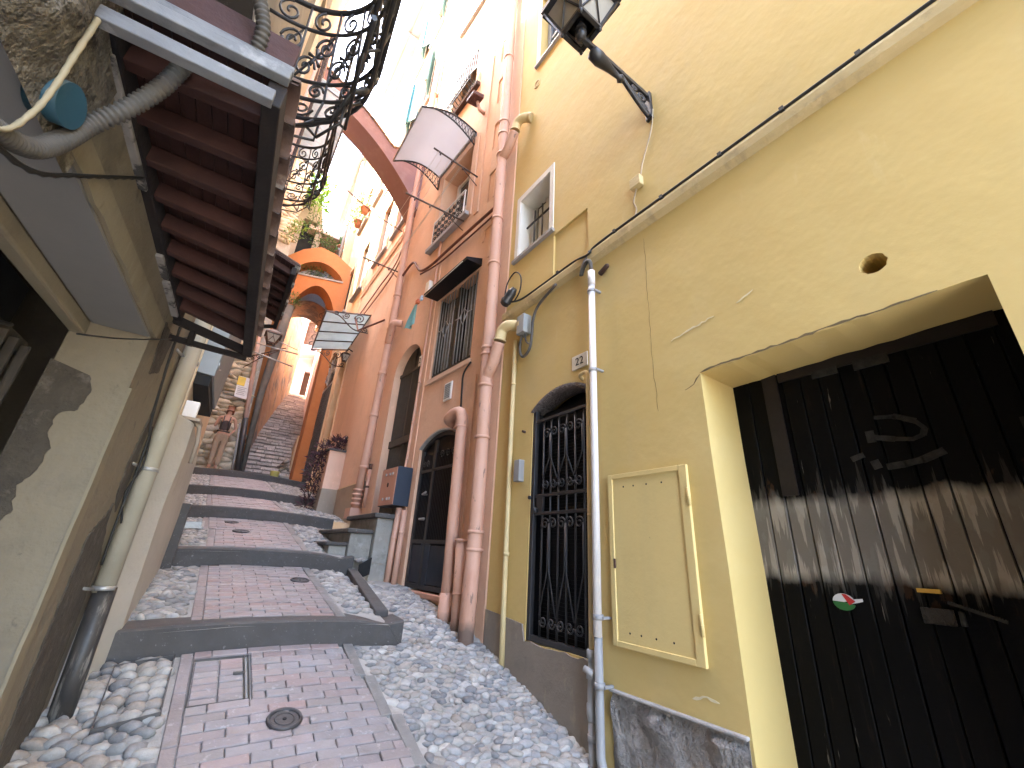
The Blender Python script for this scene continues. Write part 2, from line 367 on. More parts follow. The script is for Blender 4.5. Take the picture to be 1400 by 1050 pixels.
mt['stonewall'] = M('pale_limestone', (1.0, .98, .94), (.72, .68, .60), .9, 6, layers=(((.45, .40, .32), (9, 9, 9), .6, .74, .5),), bump=((14, .02),), attr=True)
mt['oldplaster'] = M('peeling_orange_plaster', (.44, .27, .17), (.38, .22, .13), .9, 1.4, layers=(((.46, .32, .14), (1.5, 1.5, .7), .52, .66, .6), ((.13, .115, .105), (.9, .9, .6), .50, .60, .9), ((.42, .34, .29), (2.4, 2.4, 2.4), .56, .68, .7)), bump=((5, .03), (20, .01)))
mt['stairstone'] = M('worn_stair_stones', (1.0, .96, .92), (.70, .65, .61), .9, 5, layers=(((.42, .35, .29), (5, 5, 8), .54, .7, .6),), bump=((12, .03), (40, .01)), attr=True)
mt['leaf'] = M('green_leaves', (.10, .16, .035), (.055, .10, .025), .6, 8, bump=(), attr=True, trans=.3)
mt['purpleleaf'] = M('purple_leaves', (.075, .035, .05), (.045, .03, .035), .5, 9, bump=(), attr=True)
mt['skin'] = M('skin', (.50, .29, .21), (.44, .25, .18), .6, 9, bump=())
mt['hair'] = M('reddish_hair', (.23, .085, .045), (.16, .06, .03), .6, 30, bump=((90, .004),))
mt['tank'] = M('brown_top', (.085, .055, .05), (.06, .04, .036), .85, 8, bump=((60, .003),))
mt['beige'] = M('beige_trousers', (.34, .255, .185), (.28, .205, .145), .9, 9, bump=((24, .012),))
mt['shoe'] = M('shoes', (.32, .24, .19), None, .8, 9, bump=())
mt['tealcloth'] = M('teal_cloth', (.20, .43, .43), (.16, .37, .38), .9, 9, bump=((14, .01), (200, .001)))
mt['orangepl'] = M('orange_plastic', (.62, .13, .04), None, .45, 5, bump=())
mt['bluepl'] = M('pale_blue_plastic', (.45, .58, .70), None, .45, 5, bump=())
mt['signwhite'] = M('white_sign', (.72, .72, .74), None, .5, 5, bump=())
mt['signyellow'] = M('yellow_sign', (.75, .55, .06), None, .5, 5, bump=())
mt['signgrey'] = M('grey_print', (.34, .35, .38), None, .6, 5, bump=())
mt['red'] = M('red_print', (.50, .03, .03), None, .5, 5, bump=())
mt['green'] = M('green_print', (.03, .16, .04), None, .5, 5, bump=())
mt['latch'] = M('yellow_latch', (.58, .33, .05), None, .5, 9, bump=())
mt['plate'] = M('cream_enamel_plate', (.70, .66, .56), (.62, .57, .47), .4, 9, bump=())
mt['ink'] = M('black_ink', (.03, .03, .03), None, .6, 9, bump=())
mt['cabinet'] = M('grey_cabinet', (.27, .285, .29), (.23, .245, .25), .6, 4, layers=(((.36, .37, .37), (3, 3, 1), .55, .7, .5),), bump=())
mt['shutwin'] = M('pale_pink_wall_far', (.70, .55, .52), None, .8, 4, bump=())
mt['terracotta'] = M('terracotta_pot', (.38, .16, .09), None, .85, 8, bump=((20, .003),))
mt['yellowbucket'] = M('yellow_bucket', (.62, .55, .16), None, .6, 9, bump=())
mt['cable'] = M('black_cable', (.018, .017, .016), None, .6, 9, bump=())
mt['cablebrown'] = M('brown_painted_cable', (.17, .06, .04), None, .7, 9, bump=())
mt['cablecream'] = M('cream_cable', (.45, .37, .25), None, .7, 9, bump=())
mt['line'] = M('pale_line', (.62, .57, .50), None, .7, 9, bump=())
mt['greybox'] = M('grey_box', (.30, .31, .30), (.26, .27, .26), .6, 9, bump=())
mt['roofgrey'] = M('grey_gutter', (.33, .32, .32), None, .6, 5, bump=())
mt['stemb'] = M('bark', (.14, .10, .07), None, .9, 9, bump=((20, .01),))
# ------------------------------------------------------------------ camera, sky, sun
zc = V((81, 1405, -575.)).normalized()
yc = V((-436, -213, -575.)); yc = (yc - zc * yc.dot(zc)).normalized()
xc = yc.cross(zc)
cam = bpy.data.cameras.new('camera'); co = bpy.data.objects.new('camera', cam); COL.objects.link(co)
co.matrix_world = Matrix((xc, yc, zc)).to_4x4()
cam.sensor_width = 36; cam.lens = 575 / 1400 * 36; cam.clip_start = .02; cam.clip_end = 500
SC.camera = co
w = bpy.data.worlds.new('World'); SC.world = w; w.use_nodes = True
SUN_EL, SUN_AZ = math.radians(58), math.radians(298)     # azimuth clockwise from +Y: behind and to the left
sky = w.node_tree.nodes.new('ShaderNodeTexSky'); sky.sky_type = 'NISHITA'; sky.sun_disc = False
sky.sun_elevation = SUN_EL; sky.sun_rotation = SUN_AZ; sky.dust_density = 3.0; sky.ozone_density = .6
bg = w.node_tree.nodes['Background']; w.node_tree.links.new(sky.outputs[0], bg.inputs[0]); bg.inputs[1].default_value = .15
sl = bpy.data.lights.new('sun', 'SUN'); sl.energy = 2.0; sl.angle = math.radians(.5); sl.color = (1, .94, .84)
so = bpy.data.objects.new('sun', sl); COL.objects.link(so)
sd = V((math.sin(SUN_AZ) * math.cos(SUN_EL), math.cos(SUN_AZ) * math.cos(SUN_EL), math.sin(SUN_EL)))
so.rotation_euler = sd.to_track_quat('Z', 'Y').to_euler(); so.location = sd * 40
SC.view_settings.view_transform = 'Standard'; SC.view_settings.look = 'None'; SC.view_settings.exposure = 4.7; SC.view_settings.gamma = 1
SC.render.engine = 'CYCLES'
try:
    SC.cycles.max_bounces = 9; SC.cycles.diffuse_bounces = 6; SC.cycles.use_denoising = True
except Exception: pass

# ------------------------------------------------------------------ the lane: treads, ramp of cobbles, steps
SY = [3.55, 5.30, 7.40, 9.40, 12.2]
SB = [-.635, -.225, .29, .745, 1.40]      # height at the foot of each riser
ST = [-.50, -.085, .43, .885, 1.54]
def lane(y):                               # paved treads
    if y < SY[0]: return SB[0] - .29 * (SY[0] - y)
    for i in range(4):
        if y < SY[i + 1]: return ST[i] + (SB[i + 1] - ST[i]) * (y - SY[i]) / (SY[i + 1] - SY[i])
    return ST[4] + .05 * (y - SY[4])
def camber(x): return -.035 * ((x - .62) / .6) ** 2 if abs(x - .62) < 1.6 else -.24
RP = [(-6, -3.4), (0, -1.68), (2.1, -1.06), (3.15, -.755), (4.1, -.50), (5.2, -.345), (5.6, -.3), (7, -.2)]
def ramp(y):
    for (a, b), (c, d) in zip(RP, RP[1:]):
        if y <= c: return b + (d - b) * (y - a) / (c - a)
    return -.2
def ground(x, y):
    if y < SY[0]:
        z = lane(y) + camber(x) * .5
        if x > 1.25: z = z + (ramp(y) - z) * min(1, (x - 1.25) / .5)
        return z
    if x > 1.45 and y < 5.3: return ramp(y)
    return lane(y) + camber(x) * .4
m = MB()
X = [-2.5 + .1 * i for i in range(56)]
Yv = [-6 + .15 * i for i in range(140)]
def gz(x, y):
    return ground(x, y) - .019 + .008 * noise.noise(V((x * 4, y * 4, 0)))
nx = len(X)
for seg0, seg1 in [(-6, SY[0])] + [(SY[i], SY[i + 1]) for i in range(4)] + [(SY[4], 14.2)]:
    ys = [seg0 + .002] + [y for y in Yv if seg0 + .03 < y < seg1 - .03] + [seg1 - .002]
    vs = [(x, y, gz(x, y)) for y in ys for x in X]
    m.add(vs, [(j * nx + i, j * nx + i + 1, (j + 1) * nx + i + 1, (j + 1) * nx + i) for j in range(len(ys) - 1) for i in range(nx - 1)], True)
struct(m.build('lane_ground', mt['mortar'], origin=(0, 0, 0)))
m = MB(); m.add([(-60, -60, -6), (60, -60, -6), (60, 90, -6), (-60, 90, -6)], [(0, 1, 2, 3)])
struct(m.build('earth', mt['mortar'], origin=(0, 0, -6)))

# brick pavers, one mesh for the paving
PC = [(.37, .31, .305), (.385, .305, .295), (.36, .325, .325), (.345, .33, .34), (.35, .35, .36), (.375, .345, .345), (.39, .36, .355), (.33, .32, .32), (.365, .355, .355), (.375, .35, .35)]
def lane_l(y): return .12 if y < 6.5 else .05 - .02 * (y - 6.5)
def lane_r(y): return 1.12 + max(0, 3.5 - y) * .145 if y < SY[0] else 1.10
hat = (.19, .47, 3.03, 3.45)       # framed hatch in the paving
pv = MB(); jt = MB()
def paver(mb, x0, x1, y0, y1, th=.05, g=.0022, base=None, lift=0):
    c = base or RND.choice(PC); k = RND.uniform(.9, 1.1); c = tuple(min(1, q * k) for q in c)
    dz = RND.uniform(-.004, .004) + lift; tx = RND.uniform(-.004, .004); b = .004
    p = []
    def gg(x, y): return lane(y) + camber(x) * .5
    for z, q in ((-th, 0), (-b, 0), (0, b)):
        for x, y in ((x0 + g + q, y0 + g + q), (x1 - g - q, y0 + g + q), (x1 - g - q, y1 - g - q), (x0 + g + q, y1 - g - q)):
            p.append((x, y, gg(x, y) + z + dz + tx * (x - x0) * 5))
    f = [(8, 9, 10, 11)]
    for a in (0, 4): f += [(a + i, a + (i + 1) % 4, a + 4 + (i + 1) % 4, a + 4 + i) for i in range(4)]
    mb.add(p, f, False, c)
for (a, b) in [(.2, SY[0])] + [(SY[i] + .13, SY[i + 1]) for i in range(4)] + [(SY[4] + .13, 13.9)]:
    d = .064 if a < 5 else .08
    y = b - .004; row = 0
    while y - d > a:
        y0, y1 = y - d, y
        l, r = lane_l(y0) + .065, lane_r(y0) - .075
        # edge stones
        if row % 6 == 0:
            e0 = max(a, y - 6 * d)
            paver(pv, l - .065, l, e0, y, base=(.33, .31, .31))
            rr = lane_r((e0 + y) / 2); paver(pv, rr - .075, rr, e0, y, base=(.27, .285, .28))
        x = l - (.0 if row % 2 else .095) - RND.uniform(0, .015)
        while x < r:
            x1 = x + .19; xa, xb = max(x, l), min(x1, r)
            inh = a < 1 and hat[2] - .02 < (y0 + y1) / 2 < hat[3] + .02
            if xb - xa > .03 and not (inh and xb < hat[1] + .02):
                if inh and xa < hat[1] + .012: xa = hat[1] + .012
                if xb - xa > .02: paver(pv, xa, xb, y0, y1)
            x = x1
        y -= d; row += 1
    for k in range(6):
        pass
struct(pv.build('brick_paving', mt['paver'], origin=(.6, 0, 0)))

# stone steps across the lane
def step(i, xl, xr, dip):
    mb = MB(); n = 14; th = .26; y0 = SY[i]
    prof = []
    for k in range(n + 1):
        x = xl + (xr - xl) * k / n
        z = ST[i] + camber(x) * .4 + .012
        if dip and x > xr - .32: z += -.03 * math.sin((x - xr + .32) / .32 * PI * .8) + .025 * max(0, (x - xr + .18) / .18)
        yo = .02 * noise.noise(V((x * 1.7, i * 5.1, 0))) + .012 * abs((x - .6))
        prof.append((x, y0 + yo, z))
    vs = []
    for x, y, z in prof:
        g = min(ground(x, y0 - .05), ST[i] - .1) - .08
        vs += [(x, y, g), (x, y - .004, z - .012), (x, y + .012, z), (x, y + th, z + .012), (x, y + th, g)]
    f = []
    for k in range(n):
        for j in range(4): f.append((k * 5 + j, k * 5 + j + 1, k * 5 + 5 + j + 1, k * 5 + 5 + j))
    f += [(0, 1, 2, 3, 4), tuple(n * 5 + j for j in (4, 3, 2, 1, 0))]
    mb.add(vs, f)
    return struct(mb.build('stone_step', mt['stepstone']))
step(0, -.42, 1.52, True); step(1, -.5, 1.56, True); step(2, -.55, 1.75, False); step(3, -.6, 2.0, False); step(4, -1.0, 2.05, False)

# stone kerb that closes the lane on the ramp side
kb = MB()
p0, p1 = V((1.36, 3.78, -.47)), V((1.50, 5.28, -.235))
kb.hexa([p0 + V((0, 0, -.3)), p0 + V((.11, 0, -.3)), p1 + V((.10, 0, -.3)), p1 + V((0, 0, -.3)), p0, p0 + V((.11, 0, 0)), p1 + V((.10, 0, .01)), p1 + V((0, 0, .01))])
o = kb.build('stone_kerb', mt['stepstone'], bevel=.008); struct(o)

# pebbles set in mortar
SCOL = [(.33, .33, .34), (.28, .285, .295), (.38, .38, .38), (.24, .245, .26), (.36, .345, .325), (.31, .305, .30), (.43, .425, .415), (.20, .205, .22), (.33, .30, .275)]
def pebbles(name, area, size, zf, inside, sub=0, cols=SCOL, lift=.12, up=.42):
    mb = MB(); x0, x1, y0, y1 = area; sx, sy = size
    nyy = int((y1 - y0) / (sy * .73)); n = 0
    for j in range(nyy):
        y = y0 + (y1 - y0) * (j + .5) / nyy
        nxx = int((x1 - x0) / (sx * .76))
        for i in range(nxx):
            x = x0 + (x1 - x0) * (i + .5 + (j % 2) * .5 + RND.uniform(-.22, .22)) / nxx; yy = y + RND.uniform(-.22, .22) * sy
            if not inside(x, yy) or RND.random() < .015: continue
            k = RND.uniform(.72, 1.22); a = RND.gauss(0, .5)
            a -= .35; ax = V((math.cos(a), math.sin(a), RND.uniform(-.15, .15))) * (sx * .54 * k)
            ay = V((-math.sin(a), math.cos(a), RND.uniform(-.1, .4))) * (sy * .50 * k * RND.uniform(.8, 1.1))
            az = V((RND.uniform(-.2, .2), RND.uniform(-.3, .1), 1)) * (sy * up * RND.uniform(.7, 1.1))
            z = zf(x, yy) - .026 + az.z * lift
            c = RND.choice(cols); q = RND.uniform(.8, 1.15)
            ell(mb, (x, yy, z), ax, ay, az, tuple(t * q for t in c), sub); n += 1
    o = mb.build(name, mt['stoneatt'], origin=(0, 0, 0)); o['kind'] = 'stuff'
    return o
pebbles('cobbles', (1.1, 2.2, 1.0, 5.6), (.088, .060), ground, lambda x, y: (x > lane_r(y) + .02 if y < SY[0] else (x > 1.62 or (y < 3.62 and x > 1.55))) and not (y > 5.0 and x > 1.75), 1)
pebbles('cobbles', (-.62, .2, 1.4, 3.54), (.104, .066), ground, lambda x, y: x < lane_l(y) - .03 and not (-.16 < x < .12 and 3.0 < y < 3.47), 1, lift=.3, up=.5)
pebbles('cobbles', (-.5, 1.4, SY[0] + .27, SY[1] - .03), (.10, .07), ground, lambda x, y: x < lane_l(y) - .03 or lane_r(y) + .03 < x < 1.33 + (y - 3.6) * .08, 1)
pebbles('cobbles', (-.55, 2.1, SY[1] + .27, 13.6), (.10, .075), ground, lambda x, y: (x < lane_l(y) - .03 or x > lane_r(y) + .03) and min(abs(y - q - .12) for q in SY) > .17)

# covers in the paving
def cover(x, y, r, label):
    z = lane(y) + camber(x) * .5
    sl_ = V((0, .29 if y < 3.5 else .17, 1)).normalized() * 1; nrm = V((0, -.27 if y < 3.5 else -.16, 1)).normalized()
    t = thing('drain_cover', label, 'drain cover', (x, y, z), 'round covers in the paving')
    c = V((x, y, z))
    a = MB(); 
    ux = V((1, 0, 0)); uy = nrm.cross(ux)
    a.tube([c + ux * r * math.cos(q) + uy * r * math.sin(q) + nrm * .004 for q in [2 * PI * i / 28 for i in range(28)]], .010, 6, closed=True)
    a.build('rim', mt['castiron'], t)
    a = MB(); a.disc(c - nrm * .01, nrm, r * .95, .014, 28)
    a.tube([c + (ux * math.cos(q) + uy * math.sin(q)) * r * .6 + nrm * .004 for q in [2 * PI * i / 24 for i in range(24)]], .004, 5, closed=True)
    a.build('lid', mt['castiron'], t)
    a = MB(); a.disc(c, nrm, r * .13, .0065, 10); a.build('lifting_hole', mt['dark'], t)
    return t
cover(.625, 2.83, .078, 'round iron drain cover in the nearest stretch of pink pavers')
cover(.92, 4.72, .075, 'round iron cover in the paving between the first and second step')
cover(.45, 6.35, .085, 'larger round iron cover in the paving beyond the second step, nearer of the pair')
cover(.36, 7.0, .075, 'small round iron cover just below the third step, farther of the pair')
def slopept(x, y, dz=0): return V((x, y, lane(y) + camber(x) * .5 + dz))
t = thing('access_cover', 'steel-framed square access cover inlaid with pink pavers at the lane edge', 'access cover', slopept(.3, 3.2))
a = MB(); h = hat
for p, q in (((h[0], h[2]), (h[1], h[2])), ((h[1], h[2]), (h[1], h[3])), ((h[1], h[3]), (h[0], h[3])), ((h[0], h[3]), (h[0], h[2]))):
    a.bar(slopept(*p), slopept(*q), .005, .012)
a.bar(slopept(h[1] - .022, h[2]), slopept(h[1] - .022, h[3]), .005, .012)
a.build('frame', mt['castiron'], t)
a = MB(); y = h[2] + .006
while y < h[3] - .05:
    for x0, x1 in ((h[0] + .004, h[0] + .13), (h[0] + .13, h[1] - .026)): paver(a, x0, x1, y, y + .058, .03, .0035, base=RND.choice(PC))
    y += .0585
a.build('inlay', mt['paver'], t)
a = MB(); c = slopept(h[1] - .05, 3.27, .006); a.box(c - V((.03, .014, .006)), c + V((.03, .014, .004))); a.build('lifting_key', mt['castiron'], t)
t = thing('access_cover', 'steel-framed cover filled with grey pebbles between the pavers and the left wall', 'access cover', slopept(-.03, 3.2))
a = MB(); q = [(-.17, 3.47), (.09, 3.50), (.09, 3.0), (-.15, 2.96)]
for i in range(4): a.bar(slopept(*q[i], .004), slopept(*q[(i + 1) % 4], .004), .006, .03)
a.build('frame', mt['castiron'], t)
a = MB()
for j in range(7):
    for i in range(3):
        x, y = -.11 + i * .083 + RND.uniform(-.015, .015), 3.03 + j * .07 + RND.uniform(-.015, .015); c = RND.choice(SCOL)
        an = RND.uniform(-.6, .6)
        ell(a, slopept(x, y, -.008), V((math.cos(an), math.sin(an), .1)) * .05, V((-math.sin(an), math.cos(an), .1)) * .037, V((0, 0, .036)), c, 1)
a.build('pebble_inlay', mt['stoneatt'], t)
t = thing('drain_grate', 'small pale slotted drain grate among pebbles beyond the second step', 'drain grate', slopept(-.05, 6.6))
a = MB()
for i in range(6): a.bar(slopept(-.2, 6.42 + i * .07, .02), slopept(.04, 6.42 + i * .07, .02), .03, .02)
for x in (-.21, .05): a.bar(slopept(x, 6.38, .02), slopept(x, 6.82, .02), .025, .025)
a.build('grate', mt['galv'], t)
# ================================================================== yellow house
yh = thing('yellow_house', 'tall yellow plastered house with gated doorway 22 and a black wooden door', 'house', (2.6, 0, -1.7))
door_o = [(.06, -2.3), (1.21, -2.3), (1.225, -.66), (1.232, .0), (1.245, .6)] + jag([(1.25, 1.07), (.06, 1.09)], .06, .004, 3, False)
gate_o = arch(2.12, 2.87, -.575, 1.23, 1.345)
gate_o[0:2] = jag([(2.12, -.575), (2.87, -.575)], .09, .008, 5, False)
swin_o = rect(2.70, 3.26, 3.17, 4.02)
uwin_o = rect(2.42, 3.0, 6.42, 7.9)
hole_o = [(.362 + .052 * math.cos(2 * PI * i / 18) * (1 + .06 * math.sin(3 * i)), 1.325 + .05 * math.sin(2 * PI * i / 18)) for i in range(18)]
niche_o = [(2.14, 2.49), (2.63, 2.49), (2.63, 3.07), (2.15, 3.06)]
m = MB()
wall(m, FY, [(-5, -3), (3.43, -3), (3.43, 15), (-5, 15)], [(door_o, .36), (gate_o, .22), (swin_o, .22), (uwin_o, .15), (hole_o, .4), (niche_o, .022)], 5)
m.add([FY(u, z, -.022) for u, z in niche_o], [(0, 1, 2, 3)])
m.build('wall', mt['yellow'], yh)
m = MB(); m.fbox(FY, .2, .55, 1.2, 1.5, -.46, -.38); m.build('vent_duct', mt['dark'], yh)
# moulding
m = MB()
prof = [(2.375, 0), (2.385, .03), (2.40, .052), (2.455, .06), (2.475, .055), (2.485, 0)]
ys = [-5 + i * .3 for i in range(28)] + [3.42]
vs = []
for y in ys:
    for z, d in prof: vs.append(FY(y, z + .006 * noise.noise(V((y * 2, 0, 0))), d + .006 * noise.noise(V((y * 3, z * 20, 4)))))
n = len(prof)
m.add(vs, [(i * n + j, i * n + j + 1, (i + 1) * n + j + 1, (i + 1) * n + j) for i in range(len(ys) - 1) for j in range(n - 1)] + [tuple(range((len(ys) - 1) * n, len(ys) * n))])
m.build('string_moulding', mt['yellow_trim'], yh)
# skirting and plinth
m = MB(); top = jag([(2.87, -.58), (2.12, -.575)], .06, .012, 8, False)
pl = [(2.10, -1.6), (3.42, -1.2), (3.42, -.43), (2.90, -.47)] + top + [(2.10, -.58)]
m.prism(FY, pl, .001, .014); m.build('skirting', mt['skirt'], yh)
m = MB(); gx = [1.24 + i * .041 for i in range(20)]; gzv = [-1.6 + j * .048 for j in range(20)]
gx[-1] = 2.02
vs = [FY(u, min(z, -.685), -.01 + .045 * (noise.noise(V((u * 5, z * 5, 1))) + .5) * (0 if j == len(gzv) - 1 else 1) + .02 * noise.noise(V((u * 17, z * 17, 7)))) for j, z in enumerate(gzv) for u in gx]
k = len(gx)
m.add(vs, [(j * k + i, j * k + i + 1, (j + 1) * k + i + 1, (j + 1) * k + i) for j in range(len(gzv) - 1) for i in range(k - 1)], True)
m.fbox(FY, 1.24, 2.02, -1.6, -.69, -.02, .004)
m.build('plinth', mt['plinth'], yh)
m = MB(); m.fbox(FY, 1.235, 2.03, -.69, -.675, -.01, .028); m.build('plinth_ledge', mt['ledge'], yh, bevel=.006)
def strip(mb, F, pts, w, d0, d1, sd=1):
    r = random.Random(sd); L = []; Rr = []
    n = len(pts)
    for i, (u, z) in enumerate(pts):
        a = V((*pts[max(0, i - 1)], 0)); b = V((*pts[min(n - 1, i + 1)], 0)); t = (b - a).normalized(); k = w * r.uniform(.4, 1.2) * (.25 if i in (0, n - 1) else 1)
        L.append((u - t.y * k, z + t.x * k)); Rr.append((u + t.y * k, z - t.x * k))
    mb.prism(F, L + Rr[::-1], d0, d1)
m = MB()
strip(m, FY, jag([(1.252, 1.070), (1.15, 1.082), (.98, 1.083), (.75, 1.086), (.5, 1.09), (.2, 1.092)], .03, .004, 5, False), .006, .0005, .002, 1)
strip(m, FY, jag([(1.255, 1.06), (1.30, 1.01), (1.36, .99)], .03, .004, 6, False), .004, .0005, .0015, 2)
strip(m, FY, jag([(1.565, 2.30), (1.57, 1.8), (1.575, 1.3), (1.56, .9)], .04, .005, 7, False), .0013, .0005, .0012, 3)
m.build('wall_crack', M('crack_shadow', (.17, .125, .06), None, .9, 9, bump=()), yh)
m = MB()
strip(m, FY, jag([(1.42, 1.35), (1.30, 1.375), (1.12, 1.40)], .02, .006, 8, False), .006, .0005, .003, 4)
strip(m, FY, jag([(.98, 1.42), (.88, 1.46)], .02, .004, 9, False), .004, .0005, .003, 5)
strip(m, FY, jag([(1.50, -.60), (1.42, -.575), (1.36, -.585)], .02, .004, 10, False), .007, .0005, .003, 6)
m.build('plaster_scrape', M('pale_scrape', (.76, .66, .42), None, .8, 9, bump=()), yh)
# gate
g = MB()
D = -.025
def GF(u, z, d=0): return FY(u, z, D + d)
g.fbox(GF, 2.83, 2.868, -.57, 1.21, -.02, .02); g.fbox(GF, 2.122, 2.16, -.57, 1.21, -.02, .02)
g.fbox(GF, 2.16, 2.83, -.57, -.53, -.018, .018)
g.fbox(GF, 2.16, 2.83, 1.10, 1.125, -.015, .015)
for z in (.33, .47): g.fbox(GF, 2.16, 2.83, z - .012, z + .012, -.012, .012)
gate = g.build('gate', mt['iron'], yh, bevel=.003)
g = MB()
us = [2.16 + .67 * (i + 1) / 7 for i in range(6)]
for u in us: g.tube([GF(u, -.54, 0), GF(u, 1.11, 0)], .0085, 6)
g.build('bars', mt['iron'], gate)
g = MB(); g.fbox(FY, 2.860, 2.8685, -.57, 1.2, -.115, -.046); g.fbox(FY, 2.1215, 2.13, -.57, 1.2, -.115, -.046); g.build('jamb_plate', mt['irondark'], gate)
g = MB()
# lyre scrolls: long legs that cross from bar to bar and end in volutes
def volute(u, z, r, sg, up):
    return spiral(GF, u, z, r, (0 if sg < 0 else PI), -up * sg * 1.45 * -1, .012, 20, .2)
for za, zb in ((.50, 1.03), (-.48, .30)):
    for i in range(0, 6):
        u = us[i]
        for sg in (-1, 1):
            uu = u + sg * .095
            if not 2.17 < uu < 2.83: continue
            if i % 2 == 0:    # volutes at top, legs to neighbours below
                pts = spiral(GF, u + sg * .047, zb - .05, .046, (PI if sg > 0 else 0), (-1 if sg > 0 else 1) * 1.4, .012, 18, .18)
                g.tube([GF(u + sg * .092, za + .09, .012), GF(u + sg * .01, (za + zb) / 2, .012), GF(u + sg * .005, zb - .05, .012)], .006, 5)
                g.tube(pts, .006, 5)
                pts = spiral(GF, uu - sg * .047, za + .055, .04, (0 if sg > 0 else PI), (-1 if sg > 0 else 1) * 1.4, .012, 18, .18)
                g.tube(pts, .006, 5)
g.build('scrolls', mt['iron'], gate)
g = MB(); g.fbox(GF, 2.72, 2.80, .34, .46, -.01, .012); g.tube([GF(2.80, .355, .01), GF(2.80, .355, .05)], .022, 10); g.build('lock_box', mt['iron'], gate)
g = MB(); g.disc(GF(2.868, .46, .02), (-1, 0, 0), .016, .02, 8); g.build('hinge_knob', mt['iron'], gate)
m = MB()
m.fbox(FY, 2.125, 2.865, -.57, 1.22, -.15, -.115)
for i in range(60): m.fbox(FY, 2.14, 2.86, -.55 + i * .0265, -.535 + i * .0265, -.115, -.109)
m.fbox(FY, 2.05, 2.95, -.60, 1.4, -.24, -.215)
m.build('inner_door', mt['irondark'], yh)
m = MB(); a = arch(2.09, 2.90, 0, 1.215, 1.36)[2:]; b = arch(2.13, 2.86, 0, 1.2, 1.315)[2:]
vs = []
for (u, z), (u2, z2) in zip(a, b): vs += [FY(u, z, -.002), FY(u, z, .006), FY(u2, z2, .004), FY(u2, z2, -.16)]
m.add(vs, [(i * 4 + j, i * 4 + j + 1, i * 4 + 5 + j, i * 4 + 4 + j) for i in range(len(a) - 1) for j in range(3)], True)
m.build('arch_lining', M('brown_arch_paint', (.20, .165, .15), (.16, .13, .12), .85, 4), yh)
# black plank door in the deep opening
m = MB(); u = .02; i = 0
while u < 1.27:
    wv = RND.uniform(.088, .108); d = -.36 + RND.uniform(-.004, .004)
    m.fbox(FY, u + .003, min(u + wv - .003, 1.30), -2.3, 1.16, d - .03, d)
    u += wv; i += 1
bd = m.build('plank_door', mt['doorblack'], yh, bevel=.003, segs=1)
m = MB(); m.fbox(FY, -.1, 1.4, -2.4, 1.2, -.46, -.395); m.build('door_backing', mt['dark'], yh)
m = MB()
m.fbox(FY, .99, 1.07, .38, 1.16, -.356, -.348); m.fbox(FY, .06, .15, .30, .62, -.356, -.348)
m.fbox(FY, .10, .98, 1.02, 1.10, -.357, -.345)
m.build('strap', mt['doorstrap'], bd)
m = MB()
def Dd(px, py):     # a point on the door leaf
    r = V((px - 700, -(py - 525), -575)); r = V((r.dot(xc), r.dot(yc), r.dot(zc))); t = 2.552 / r.x
    p = r * t; return p.y, p.z
def stroke(pts, wd):
    pts = [Dd(*p) for p in pts]; r = random.Random(len(pts))
    for (a, b), (c, d) in zip(pts, pts[1:]):
        t = V((c - a, d - b)); nn = V((-t.y, t.x)).normalized() * wd * r.uniform(.7, 1.1); sh = t * .06
        m.prism(FY, [(a - sh.x + nn.x, b - sh.y + nn.y), (a - sh.x - nn.x, b - sh.y - nn.y), (c + sh.x - nn.x, d + sh.y - nn.y), (c + sh.x + nn.x, d + sh.y + nn.y)], -.3545, -.3525)
stroke([(1196, 571), (1222, 569), (1250, 575), (1264, 585), (1262, 594), (1248, 600), (1222, 600), (1196, 598)], .012)
stroke([(1188, 590), (1192, 604)], .016)
stroke([(1214, 638), (1238, 634), (1262, 628), (1290, 616)], .019)
stroke([(1195, 630), (1201, 640)], .016)
stroke([(1165, 628), (1180, 622)], .012)
m.build('chalk_marks', mt['scuff'], bd)
m = MB()
for (pa, pb, wd) in (((1110, 512), (1145, 503), .03), ((1166, 497), (1215, 488), .028)):
    a, b = Dd(*pa); c, d = Dd(*pb)
    m.fbox(FY, c, a, min(b, d) - wd, max(b, d) + wd * .3, -.350, -.338)
m.build('top_batten', mt['scuff'], bd)
m = MB(); a, b = Dd(1272, 808); m.fbox(FY, a - .035, a + .04, b - .008, b + .008, -.352, -.335); m.build('latch_bolt', mt['latch'], bd)
m = MB(); a, b = Dd(1284, 843); m.fbox(FY, a - .05, a + .05, b - .03, b + .03, -.352, -.338); m.build('hasp', M('dark_hasp', (.03, .02, .016), None, .6, 9), bd, bevel=.003)
m = MB(); a, b = Dd(1330, 838); m.bar(FY(a + .06, b + .03, -.34), FY(a - .09, b - .02, -.335), .02, .012); m.tube([FY(a + .03, b, -.34), FY(a + .03, b - .05, -.33)], .01, 6); m.build('bolt', mt['scuff'], bd)
# round sticker
a, b = Dd(1154, 823); cu, cz = a, b
stk = MB()
def seg(mb, r, a0, a1, d0, d1, n=10):
    mb.prism(FY, [(cu, cz)] + [(cu - r * 1.25 * math.cos(a0 + (a1 - a0) * i / n), cz + r * math.sin(a0 + (a1 - a0) * i / n)) for i in range(n + 1)], d0, d1)
seg(stk, .036, .3, PI * .98, -.3535, -.351); stk.prism(FY, [(cu - .02, cz + .012), (cu - .075, cz + .020), (cu - .075, cz + .008), (cu - .03, cz - .006)], -.3535, -.351)
sk = stk.build('sticker', mt['signwhite'], bd)
s2 = MB(); seg(s2, .036, PI * .98, PI * 1.9, -.3535, -.3505); s2.build('green_field', mt['green'], sk)
s2 = MB(); s2.prism(FY, [(cu + .004, cz + .034), (cu - .012, cz + .034), (cu - .046, cz + .006), (cu - .02, cz - .012)], -.3535, -.350); s2.build('red_wedge', mt['red'], sk)
